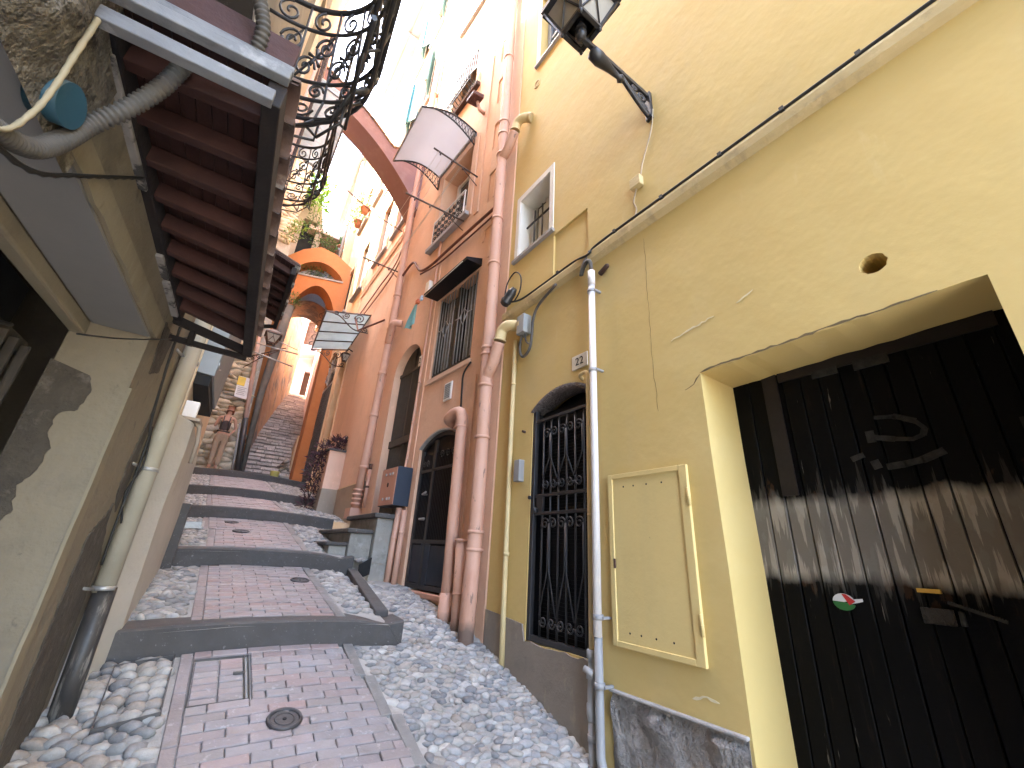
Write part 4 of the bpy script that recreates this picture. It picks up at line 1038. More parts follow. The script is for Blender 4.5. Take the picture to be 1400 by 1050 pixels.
o2 = [(.2, 7.9)] + [(.45 + 2.0 * i / 12, 8.0 + 1.0 * math.sin(PI * (.12 + .76 * i / 12))) for i in range(13)] + [(3.2, 7.9), (3.2, 12.0), (.2, 12.0)]
m = MB(); wall(m, FG, o2, [], 1.6); m.build('arch_wall', M('grey_bridge_render', (.42, .41, .43), (.37, .36, .38), .9, 2), t)
m = MB(); vs = []
for i in range(13):
    u, z = (.45 + 2.0 * i / 12, 8.0 + 1.0 * math.sin(PI * (.12 + .76 * i / 12))); vs += [FG(u, z - .01, .01), FG(u, z - .01, -1.62)]
m.add(vs, [(i * 2, i * 2 + 1, i * 2 + 3, i * 2 + 2) for i in range(12)], True); m.build('vault', mt['oldplaster'], t)

# ================================================================== long stair
m = MB()
ST0 = 14.15; nst = 34; rise = .163; run = .29
zst = 1.72
for k in range(nst):
    y = ST0 + k * run; f = (y - 14) / 9.6; l = .46 + f * 1.62; r = 2.06 + f * .85; z = zst + k * rise
    x = l - .1
    while x < r + .1:
        wv = RND.uniform(.2, .6); c = RND.choice([(.50, .46, .43), (.45, .41, .385), (.54, .50, .46), (.48, .44, .42), (.51, .455, .405)]); q = RND.uniform(.8, 1.2)
        yo = RND.uniform(-.05, .05); zo = RND.uniform(-.018, .015)
        cd = tuple(v * q * .50 for v in c); cl = tuple(v * q * 1.12 for v in c); zt_ = z + rise + zo; g = .006  # risers darkened, nosings lightened: step shading put into the stone colour
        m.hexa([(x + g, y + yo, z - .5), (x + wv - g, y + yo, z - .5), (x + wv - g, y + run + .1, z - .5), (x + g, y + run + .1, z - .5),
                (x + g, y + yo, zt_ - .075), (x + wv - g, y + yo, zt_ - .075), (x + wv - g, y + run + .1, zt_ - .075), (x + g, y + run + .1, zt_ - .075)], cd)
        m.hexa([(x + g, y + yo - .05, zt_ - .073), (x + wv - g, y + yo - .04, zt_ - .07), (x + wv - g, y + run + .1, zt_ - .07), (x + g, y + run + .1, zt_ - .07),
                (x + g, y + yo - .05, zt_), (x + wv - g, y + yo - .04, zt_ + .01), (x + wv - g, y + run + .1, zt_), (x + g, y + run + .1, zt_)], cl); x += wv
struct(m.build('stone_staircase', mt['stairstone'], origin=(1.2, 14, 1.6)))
m = MB(); zt = zst + nst * rise; m.box((-1, ST0 + nst * run, zt - 1), (5, 40, zt)); struct(m.build('upper_path', mt['mortar']))
m = MB(); m.box((-4, 13.5, -3), (.2, 24, 1.55)); struct(m.build('side_path', mt['mortar']))
# wall left of the stair
t = thing('stair_house', 'old orange house with peeling plaster climbing the left side of the long stair', 'house', (.3, 16, 1.4))
m = MB(); vs = []; ny_, nz_ = 24, 22
for j in range(nz_ + 1):
    z = 1.3 + j * 9.2 / nz_
    for i in range(ny_ + 1):
        f = i / ny_; y = 13.62 + 10 * f; sh_ = -.11 * (z - 1.65) * (1 - f)
        vs.append((.49 + 1.6 * f + sh_ + .05 * noise.noise(V((y * .9, z * .9, 3))), y, z))
k = ny_ + 1
m.add(vs, [(j * k + i, j * k + i + 1, (j + 1) * k + i + 1, (j + 1) * k + i) for j in range(nz_) for i in range(ny_)], True)
m.add([(.53, 13.62, 1.3), (-2, 13.75, 1.3), (-2, 13.75, 10.5), (-.48, 13.62, 10.5), (2.09, 23.6, 1.3), (2.09, 23.6, 10.5), (-2, 23.6, 1.3), (-2, 23.6, 10.5)], [(4, 6, 7, 5), (3, 2, 7, 5)])
m.build('wall', mt['oldplaster'], t)
t = thing('stair_side_house', 'salmon house wall climbing the right side of the long stair', 'house', (2.8, 18.5, 1.5))
FS_ = Fr(2.05, 14.2, .0885, -1)
m = MB(); wall(m, FS_, [(14.2, -1), (25, -1), (25, 14), (14.2, 14)], [(rect(17.2, 18.0, 4.6, 6.6), .15)], 3); m.build('wall', mt['salmon'], t)
m = MB(); m.fbox(FS_, 17.2, 18.0, 4.6, 6.6, -.18, -.14); m.build('door', mt['olive'], t)
m = MB(); m.fbox(FS_, 14.25, 17, 2.0, 3.1, .001, .25); m.build('buttress', mt['peach'], t)
ph2 = thing('pink_house', 'pale pink house closing the view at the head of the long stair', 'house', (3.2, 26.5, 7))
FK = FrY(25.5, 3, -.25)
m = MB(); wall(m, FK, [(-1.5, 5), (8, 5), (8, 15.5), (-1.5, 15.5)], [(rect(2.75, 3.3, 7.2, 9.3), .2), (rect(2.3, 2.9, 11, 12.6), .2)], 4); m.build('wall', mt['pinkpale'], ph2)
m = MB(); 
for h in (rect(2.75, 3.3, 7.2, 9.3), rect(2.3, 2.9, 11, 12.6)): m.prism(FK, h, -.24, -.2)
m.build('door', M('brown_door', (.22, .12, .07), None, .7, 5), ph2)
m = MB(); 
for u0, u1, z0, z1 in ((2.62, 2.75, 7.1, 9.45), (3.3, 3.43, 7.1, 9.45), (2.75, 3.3, 9.3, 9.45)): m.fbox(FK, u0, u1, z0, z1, .001, .04)
m.hexa([FK(2.0, 10.0, .05), FK(4.0, 10.35, .05), FK(4.0, 10.35, .8), FK(2.0, 10.0, .8), FK(2.0, 10.08, .05), FK(4.0, 10.43, .05), FK(4.0, 10.43, .8), FK(2.0, 10.08, .8)])
m.build('trim', mt['pinkpale'], ph2)
# debris at the foot of the stair
o = (lambda m: (m.lathe((1.42, 14.0, 1.63), (1.42, 14.0, 1.90), [(0, .09), (.9, .12), (1, .13)], 12), m.build('bucket', mt['yellowbucket']))[1])(MB())
tag(o, 'small yellow bucket standing at the foot of the long stair', 'bucket')
m = MB(); m.box((1.55, 13.86, 1.6), (2.03, 14.12, 1.80)); tag(m.build('stone_block', mt['concrete'], bevel=.02), 'pale dressed stone block lying at the foot of the stair by the dark door', 'stone')
m = MB()
for k in range(26):
    ell(m, (RND.uniform(1.55, 2.03), RND.uniform(14.15, 14.8), RND.uniform(1.75, 2.25)), V((RND.uniform(.06, .16), 0, .03)), V((0, RND.uniform(.06, .14), 0)), V((0, .02, RND.uniform(.04, .09))), RND.choice([(.30, .26, .22), (.40, .36, .31), (.22, .19, .17)]), 0, .2)
o = m.build('rubble_heap', mt['stoneatt']); tag(o, 'heap of broken stones on the lowest stair treads', 'rubble')

# ================================================================== stone tower on the left
t = thing('stone_house', 'pale rubble-stone house front on the left, behind the standing person', 'house', (-.6, 14.5, 1.3))
m = MB()
RGX = lambda z: .50 - .112 * (z - 1.65) if z < 9 else -.32 + .0 * z
z = 1.35
while z < 13:
    h = RND.uniform(.09, .19); x = -1.9 - RND.uniform(0, .3)
    xr = RGX(z) - .02 if z < 9.2 else .05
    while x < xr:
        wv = RND.uniform(.16, .62); x1 = min(x + wv, xr); c = RND.choice([(.50, .45, .36), (.58, .53, .44), (.44, .40, .33), (.62, .58, .50), (.50, .42, .31), (.40, .37, .33)]); q = RND.uniform(.85, 1.15)
        if x1 - x > .06 and not (.62 < x and False):
            ell(m, ((x + x1) / 2, 13.78, z + h / 2), V(((x1 - x) * .64, 0, RND.uniform(-.05, .05))), V((0, RND.uniform(.10, .15), 0)), V((RND.uniform(-.03, .03), 0, h * .66)), tuple(v * q for v in c), 1, .30)
        x = x1
    z += h * .93
m.build('stones', mt['stonewall'], t)
m = MB(); m.hexa([(-2.2, 13.78, .8), (.5, 13.78, .8), (.4, 17, .8), (-2.2, 17, .8), (-2.2, 13.78, 13.2), (-.1, 13.78, 13.2), (-.1, 17, 13.2), (-2.2, 17, 13.2)]); m.build('mortar_core', mt['mortar'], t)
# terrace wall with dark opening and ivy above the arch
t = thing('terrace_house', 'shadowed rendered house end with a dark doorway above the orange double arch', 'house', (.9, 16, 9))
m = MB(); FT = FrY(15.2, .5, 0); wall(m, FT, [(-.1, 9), (1.0, 9), (1.0, 11.4), (.6, 13), (-.1, 13)], [(rect(.28, .78, 9.6, 11.6), .3)], 1.2); m.build('wall', mt['dado'], t)
m = MB(); m.fbox(FT, .25, .82, 9.5, 11.7, -.36, -.3); m.build('doorway', mt['dark'], t)
m = MB(); m.fbox(FT, .5, 1.95, 11.2, 11.35, -1.5, .1); m.build('roof_edge', mt['pinkpale'], t)
def bush(name, label, cat, pts, n, size, cols, mat='leaf', droop=0, long=2.2, stem=None):
    c0 = V(pts[0][0]); t = thing(name, label, cat, (c0.x, c0.y, min(p[0][2] - p[1] for p in pts)))
    m = MB(); leafblob(m, pts, n, size, cols, droop, long); m.build('foliage', mt[mat], t)
    m = MB()
    for p, r in pts: m.tube([c0 - V((0, 0, .1)), V(p)], .012, 4)
    m.build('stems', mt['stemb'], t)
GC = [(1, 1, 1), (1.5, 1.5, 1.0), (.65, .75, .7), (1.2, 1.3, .9)]
bush('ivy', 'dark grey-green ivy hanging over the top of the double arch', 'ivy', [((.9, 14.5, 10.6), .4), ((1.1, 14.6, 10.1), .35), ((.75, 14.7, 11.1), .4), ((1.35, 14.5, 9.8), .3), ((.6, 14.8, 11.6), .4), ((1.25, 14.4, 10.3), .25)], 800, .055, [(.8, .9, 1), (.6, .7, .8), (1.1, 1.2, 1.2)])
bush('yucca', 'bright yellow-green spiky tree top seen through the far balcony', 'tree', [((.22, 14.4, 12.9), .55), ((.5, 14.6, 12.6), .45), ((.05, 14.2, 12.4), .45), ((.55, 14.5, 12.1), .35)], 500, .11, [(1.6, 1.8, .6), (1.2, 1.5, .6), (2.0, 2.0, .7)], 'leaf', 0, 3.2)
bush('fern', 'yellow-green fern growing from the stone wall above the far canopy', 'plant', [((.12, 13.55, 9.7), .3), ((.0, 13.5, 9.4), .25), ((.2, 13.55, 9.95), .2)], 300, .05, [(1.6, 1.5, .7), (1.2, 1.3, .7)])
bush('wall_weed', 'tuft of green weeds on top of the grey stump beside the lower arch', 'plant', [((.52, 13.6, 7.15), .22), ((.42, 13.6, 7.0), .2), ((.62, 13.6, 7.3), .16), ((.72, 13.62, 7.1), .12)], 260, .045, [(.7, .8, .8), (1.0, 1.1, .8)])
m = MB(); m.tube([(.60, 13.75, 1.7), (.50, 13.72, 4), (.55, 13.7, 5.8), (.58, 13.7, 7.0)], .12, 12, rs=[.06, .09, .14, .13]); tag(m.build('stone_stump', M('stump_render', (.15, .14, .125), (.08, .075, .07), .95, 3, bump=((6, .03),))), 'tall grey weathered masonry stump beneath the weeds left of the lower arch', 'pillar')
t_ = thing('terrace_planting', 'blue and grey potted greenery on the ledge inside the upper arch', 'plants', (1.0, 14.0, 8.5))
m = MB(); leafblob(m, [(FA(.7, 8.75, -.3), .22), (FA(1.0, 8.75, -.35), .22), (FA(1.3, 8.7, -.35), .2)], 260, .05, [(.5, .6, .6), (1, 1.2, 1.0), (.4, .5, .4)]); m.build('foliage', mt['leaf'], t_)
m = MB(); m.hexa([FA(1.28, 8.35, -.45), FA(1.72, 8.28, -.45), FA(1.72, 8.28, -.5), FA(1.28, 8.35, -.5), FA(1.30, 8.95, -.45), FA(1.70, 8.85, -.45), FA(1.70, 8.85, -.5), FA(1.30, 8.95, -.5)]); m.build('blue_screen', M('blue_screen', (.16, .28, .58), (.45, .52, .62), .8, 14), t_)

# ================================================================== arch that flies across the lane
t = thing('flying_arch', 'terracotta flying arch bracing the two sides of the lane high overhead', 'arch', (.8, 6.9, 6.3))
def AZ(x): return 6.35 + 1.72 * math.sin(min(1, max(0, (2.02 - x) / 2.35)) * PI / 2) ** .85 + (.25 * max(0, (.4 - x)))
FQ = FrY(6.72, .8, 0)
xs = [2.02 - 2.5 * i / 20 for i in range(21)]
poly = [(x, AZ(x)) for x in xs] + [(x, AZ(x) + .34 + .05 * (2 - x) + (1.5 * max(0, x - 1.25))) for x in reversed(xs)]
m = MB(); m.prism(FQ, poly, 0, -.56); m.build('arch_band', M('arch_plaster', (.25, .14, .13), (.215, .118, .112), .85, 2, layers=(((.29, .185, .165), (4, 4, 4), .55, .7, .5),), bump=((6, .01),)), t)
m = MB(); m.prism(FQ, [(x, AZ(x) + .35 + .05 * (2 - x) + (1.5 * max(0, x - 1.25))) for x in xs] + [(x, AZ(x) + .39 + .05 * (2 - x) + (1.5 * max(0, x - 1.25))) for x in reversed(xs)], .03, -.59); m.build('coping', mt['oldplaster'], t)
# ================================================================== near left house
lh = thing('left_house', 'shabby cream and grey house on the left with a slatted opening and broken plaster', 'house', (-.6, 1.5, -1.7))
opn = [(-1.6, -2.6), (2.46, -2.6), (2.44, -.4), (2.42, .86), (-1.6, .80)]
m = MB(); wall(m, FL, [(-4, -3), (3.64, -3), (3.64, 13), (-4, 13)], [(opn, .26), (rect(3.0, 3.45, 3.1, 4.9), .12)], 4); m.build('wall', mt['leftwall'], lh)
m = MB(); m.hexa([FL(-1.5, .785, -.002), FL(2.41, .85, -.002), FL(2.41, .85, -.2), FL(-1.5, .785, -.2), FL(-1.5, .80, -.002), FL(2.41, .86, -.002), FL(2.41, .86, -.2), FL(-1.5, .80, -.2)]); m.build('soffit', mt['leftgrey'], lh)
m = MB()
top = jag([(2.46, .87), (.2, .81)], .08, .007, 4, False)
m.prism(FL, [(.2, .875), (2.50, .965)] + top, .001, .014)
m.prism(FL, jag([(2.42, .60), (2.50, .62), (2.51, -1.7), (2.43, -1.7)], .1, .007, 9), .001, .012)
m.build('plaster_band', mt['lefttrim'], lh)
m = MB()    # inner lintel strip inside the opening
m.hexa([FL(-1.5, .72, -.26), FL(2.42, .79, -.26), FL(2.42, .79, -.205), FL(-1.5, .72, -.205), FL(-1.5, .79, -.26), FL(2.42, .855, -.26), FL(2.42, .855, -.205), FL(-1.5, .79, -.205)]); m.build('lintel', mt['lefttrim'], lh, bevel=.01)
# slatted shutter deep in the opening
m = MB(); m.fbox(FL, -1.6, 2.6, -2.6, 1.0, -.52, -.50); m.build('opening_back', mt['dark'], lh)
m = MB(); u = .6
while u < 2.40:
    wv = RND.uniform(.008, .014); q = RND.uniform(-.006, .006); m.fbox(FL, u, u + wv, -2.2, .66, -.335 + q, -.308 + q); u += wv + RND.uniform(.05, .075)
sl_ = m.build('slatted_shutter', mt['slat'], lh)
m = MB(); m.fbox(FL, -1.5, 2.42, .64, .70, -.405, -.35); m.fbox(FL, -1.5, 2.42, .1, .14, -.37, -.345); m.build('rail', mt['slat'], sl_)
m = MB(); m.tube([FL(2.1, .66, -.29), FL(1.9, .6, -.28), FL(1.7, .62, -.29)], .008, 6); m.build('hook', mt['iron'], sl_)
# broken plaster: bare render round the inner edge of the jamb (jamb faces the viewer)
def JF(t_, z, d=0):      # t from 0 at the outer corner to .26 inside, on the jamb at u ~ 2.44
    u = 2.442 + (.0 if z < .3 else 0) - .015 * (z + .4) / 1.2
    return FL(u - d, z, -t_)
m = MB(); e = jag(jag([(.135, .62), (.11, .55), (.125, .47), (.175, .44), (.18, .36), (.15, .30), (.165, .20), (.195, .15), (.175, .05), (.215, -.02), (.225, -.12), (.205, -.3), (.24, -.5), (.24, -1.2)], .06, .012, 12, False), .014, .005, 13, False)
m.prism(JF, [(.27, -1.2), (.27, .66)] + e, .001, .010); m.build('bare_render', mt['substrate'], lh)
m = MB()
p1_ = jag([(2.74, -1.3), (3.14, -1.3), (3.10, -.55), (3.09, -.12), (2.97, .02), (2.93, .14), (2.84, .06), (2.72, -.02), (2.70, -.5)], .02, .009, 21)
m.prism(FL, p1_, .001, .006)
p2_ = jag([(2.93, .18), (3.03, .10), (3.06, .3), (3.05, .50), (3.03, .66), (2.98, .68), (2.95, .5), (2.90, .34)], .02, .008, 22)
m.prism(FL, p2_, .001, .006)
m.prism(FL, jag([(2.55, 1.0), (2.80, 1.02), (2.78, .80), (2.62, .74)], .02, .009, 23), .001, .005)
m.build('bare_patch', mt['substrate'], lh)
# rubble break around the blue pipe
m = MB(); nx_, nz_ = 34, 40; vs = []
for j in range(nz_ + 1):
    for i in range(nx_ + 1):
        u = .55 + .70 * i / nx_; z = .78 + .95 * j / nz_
        q = noise.noise(V((u * 7, z * 7, 2))) * .5 + noise.noise(V((u * 18, z * 18, 9))) * .3
        e = min(1, (1.20 + .08 * noise.noise(V((z * 6, 0, 0))) - u) * 7, (z - .80) * 12) * (1 if u < .9 else max(.18, 1 - (u - .9) * 5.5))
        vs.append(FL(u, z, .012 + max(-.03, e) * (.045 + .05 * q)))
k = nx_ + 1
m.add(vs, [(j * k + i, j * k + i + 1, (j + 1) * k + i + 1, (j + 1) * k + i) for j in range(nz_) for i in range(nx_)], True)
m.build('rubble_core', mt['rubble'], lh)
m = MB(); m.fbox(FL, 1.9, 3.66, 1.45, 13, .001, .02); m.build('upper_render', mt['lefttrim'], lh)
m = MB(); m.fbox(FL, 3.0, 3.45, 3.1, 4.9, -.14, -.12); wn = m.build('window', mt['glass'], lh)
m = MB()
for (a, b, c, d) in ((2.9, 3.0, 3.0, 5.0), (3.45, 3.55, 3.0, 5.0), (3.0, 3.45, 4.9, 5.0), (3.0, 3.45, 3.0, 3.1)): m.fbox(FL, a, b, c, d, .021, .05)
m.build('surround', mt['creamtrim'], wn)
m = MB(); m.fbox(FL, 3.02, 3.2, 3.12, 4.88, -.12, -.07); m.fbox(FL, 3.25, 3.43, 3.12, 4.88, -.12, -.07); m.build('shutter', mt['rust'], wn)
# pilaster and low wall at the foot
m = MB(); fp = [(-.40, 3.20), (-.335, 3.24), (-.205, 3.60), (-.17, 5.25), (-.6, 5.3), (-.6, 3.2)]
n = len(fp)
def ring(z, k=0): return [V((x + k * (y - 3.9) * .0 + .012 * noise.noise(V((x * 9, y * 3, z * 3))), y, z)) for x, y in fp]
zs = [-.95, -.55, -.2, .2, .5, .70, .74]
vs = [p for z in zs for p in ring(z)]
m.add(vs, [(j * n + i, j * n + (i + 1) % n, (j + 1) * n + (i + 1) % n, (j + 1) * n + i) for j in range(len(zs) - 1) for i in range(n)] + [tuple((len(zs) - 1) * n + i for i in range(n))])
m.build('low_pier', mt['pilaster'], lh, bevel=.012)
m = MB(); m.hexa([(-.36, 3.22, .74), (-.33, 3.22, .74), (-.32, 3.6, .74), (-.36, 3.6, .74), (-.36, 3.22, 3), (-.338, 3.22, 3), (-.318, 3.6, 3), (-.36, 3.6, 3)]); m.build('corner_strip', mt['pilaster'], lh)
m = MB(); m.tube([(-.2, 3.63, .76), (-.17, 3.66, .72), (-.155, 3.7, .62), (-.155, 3.72, .48)], .014, 6); m.fbox(FL, 3.55, 3.75, .745, .765, -.1, .16); m.build('pier_cap', mt['dado'], lh)

# next house on the left and its projecting box
l2 = thing('left_far_house', 'tall pinkish house on the left beyond the near canopy', 'house', (-.6, 6, -.3))
m = MB(); wall(m, FL2, [(3.66, -2), (8.4, -2), (8.4, 12.6), (3.66, 12.6)], [(rect(4.4, 5.1, 4.2, 6.0), .12), (rect(6.1, 6.8, 8.4, 10.0), .12)], 3); m.build('wall', mt['creamtrim'], l2)
for a, b, c, d in ((4.4, 5.1, 4.2, 6.0), (6.1, 6.8, 8.4, 10.0)):
    m = MB(); m.fbox(FL2, a, b, c, d, -.14, -.12); wn = m.build('window', mt['glass'], l2)
    m = MB()
    for q in ((a - .1, a, c, d), (b, b + .1, c, d), (a - .1, b + .1, d, d + .1), (a - .1, b + .1, c - .1, c)): m.fbox(FL2, *q, .001, .035)
    m.build('surround', mt['pinkpale'], wn)
m = MB(); m.fbox(FL2, 5.25, 5.6, 1.5, 7.5, .001, .06); m.build('dark_strip', M('shaded_edge_brown', (.10, .07, .075), None, .8, 4), l2)  # stands for a house edge in shade, the shade put into its colour
l3 = thing('sun_block_house', 'unseen house added on the left to block the sun, between the pinkish house and the stone front', 'house', (-1.2, 10.5, .8))  # added out of view, sized to keep sun off the far lane
FL3 = Fr(-.8, 10, .0, 1); m = MB(); wall(m, FL3, [(8.42, -1), (13.6, -1), (13.6, 12.2), (8.42, 12.2)], [(rect(10, 10.7, 4, 5.5), .1)], 3); m.build('wall', mt['peach'], l3)
m = MB(); m.fbox(FL3, 10, 10.7, 4, 5.5, -.12, -.1); m.build('window', mt['glass'], l3)
t = thing('wall_cabinet', 'grey painted cabinet jutting from the left wall with a black-painted recess', 'cabinet', (-.25, 4.2, 1.1))
m = MB(); m.hexa([(-.34, 3.70, 1.14), (-.19, 3.70, 1.13), (-.155, 4.75, 1.13), (-.34, 4.75, 1.14), (-.34, 3.70, 2.9), (-.15, 3.70, 2.9), (-.08, 4.75, 2.9), (-.34, 4.75, 2.9)]); m.build('case', mt['cabinet'], t, bevel=.006)
m = MB(); m.hexa([(-.33, 3.72, 1.05), (-.205, 3.72, 1.05), (-.17, 4.73, 1.05), (-.33, 4.73, 1.05), (-.33, 3.72, 1.128), (-.205, 3.72, 1.128), (-.17, 4.73, 1.128), (-.33, 4.73, 1.128)]); m.build('underside', mt['dark'], t)  # dark block under the case: shade beneath it put into the colour
m = MB(); m.tube([(-.188, 3.72, 1.25), (-.18, 3.75, 1.2), (-.17, 3.8, 1.22)], .006, 5); m.build('latch', mt['steel'], t)
o = (lambda m: (m.box((-.30, 3.72, .80), (-.215, 3.80, .92)), m.build('meter_cover', mt['white'], bevel=.006))[1])(MB()); tag(o, 'small white box tucked under the grey cabinet on the left', 'box')

# ================================================================== canopies
def lerp3(a, b, t): return V(a).lerp(V(b), t)
def canopy(name, label, wn_, wf, on, of, nraf, near_boards, grp):
    c0 = (V(wn_) + V(wf) + V(on) + V(of)) / 4
    t = thing(name, label, 'canopy', (c0.x, c0.y, min(p[2] for p in (wn_, wf, on, of)) - .05), grp)
    upv = V((0, 0, 1))
    def P(a, b, dz=0): return lerp3(lerp3(wn_, wf, a), lerp3(on, of, a), b) + upv * dz   # a along, b out
    m = MB(); m.bar(P(-.02, .02), P(1.02, .02), .05, .07); m.build('wall_beam', mt['wood_dark'], t, bevel=.004)
    m = MB(); m.bar(P(-.01, 1), P(1.02, 1), .045, .085); m.build('outer_beam', mt['wood_dark'], t, bevel=.004)
    m = MB()
    for i in range(nraf):
        a = (i + .4) / nraf; m.bar(P(a, .03, .015), P(a, .99, .015), .035, .062)
    m.build('rafters', mt['wood_red'], t, bevel=.003)
    m = MB(); nb = 9
    for j in range(nb):
        m.hexa([P(-.02, j / nb + .004, .052), P(1.02, j / nb + .004, .052), P(1.02, (j + 1) / nb - .004, .052), P(-.02, (j + 1) / nb - .004, .052), P(-.02, j / nb + .004, .068), P(1.02, j / nb + .004, .068), P(1.02, (j + 1) / nb - .004, .068), P(-.02, (j + 1) / nb - .004, .068)])
    m.build('soffit_boards', mt['wood_red'], t)
    m = MB(); nt_ = max(8, int((V(wf) - V(wn_)).length / .12))
    for i in range(nt_):
        a = (i + .5) / nt_
        for b0, b1 in ((0, .56), (.5, 1.11)):
            p, q = P(a, b0, .10 + .02 * (b0 == 0)), P(a, b1, .10 - .0 * b0)
            dx = (P(a + .5 / nt_, 0) - P(a, 0)); vs = []
            for pt in (p, q):
                for k in range(7):
                    ang = PI * k / 6; vs.append(pt - dx * math.cos(ang) * 1.08 + upv * (math.sin(ang) * .045 + RND.uniform(-.004, .004)))
            vs += [v - upv * .014 for v in vs]
            f = []
            for k in range(6): f += [(k, k + 1, 8 + k, 7 + k), (14 + k, 15 + k, 22 + k, 21 + k), (k, k + 1, 15 + k, 14 + k), (7 + k, 8 + k, 22 + k, 21 + k)]
            m.add(vs, f, True)
    m.build('roof_tiles', mt['tile'], t)
    return t, P
t, P = canopy('tiled_canopy', 'dark red timber canopy with grey end boards close overhead on the left', (-.50, 1.12, 1.14), (-.39, 2.65, 1.11), (-.13, 1.02, 1.10), (-.025, 2.65, 1.02), 9, True, 'lean-to roofs along the left wall')
m = MB()
def slabx(xa, za, xb, zb, ya, yb, h, th):
    m.hexa([(xa, ya, za), (xb, yb, zb), (xb, yb + th, zb), (xa, ya + th, za), (xa, ya, za + h), (xb, yb, zb + h), (xb, yb + th, zb + h), (xa, ya + th, za + h)])
slabx(-.75, .995, -.128, 1.055, .985, .985, .040, .03)
slabx(-.60, 1.085, -.110, 1.145, .975, .975, .034, .03)
slabx(-.60, 1.13, -.108, 1.185, .985, .985, .022, .03)
m.build('end_boards', mt['wood_grey'], t, bevel=.003)
m = MB(); slabx(-.60, 1.158, -.115, 1.211, 1.0, 1.0, .10, .025); m.build('verge_board', mt['wood_red'], t)
m = MB()
for a0, a1 in ((.02, .34), (.60, .72), (.74, .97)): 
    m.bar(P(a0, .03, -.042), P(a1, .03, -.040), .03, .016)
m.build('batten', mt['wood_white'], t, bevel=.003)
m = MB()
m.bar(P(1.02, -.02, -.03), P(1.02, .98, -.015), .03, .045); m.bar(P(1.04, -.06, -.13), P(1.03, 1.0, -.045), .025, .03); m.bar(P(1.04, .25, -.12), P(1.03, .25, -.02), .025, .05)
m.build('end_bracket', mt['wood_dark'], t, bevel=.003)
t, P = canopy('tiled_canopy', 'smaller dark tiled canopy farther along the left wall beyond the near one', (-.28, 4.15, 2.62), (-.28, 5.5, 2.62), (.12, 4.15, 2.5), (.14, 5.5, 2.5), 7, False, 'lean-to roofs along the left wall')
m = MB(); m.bar(P(1.0, 0, -.3), P(1.0, 1.0, -.02), .03, .04); m.bar(P(1.0, .0, -.35), P(1.0, 0, 0), .03, .04); m.build('end_bracket', mt['wood_dark'], t)
m = MB()
for a, s in ((.05, .05), (.3, .04), (.62, .045), (.85, .05)): m.box(tuple(P(a, 1.0, .06) - V((.03, .04, .0))), tuple(P(a, 1.0, .06) + V((.05, .04, s))))
m.build('loose_mortar', mt['ledge'], t, bevel=.01)

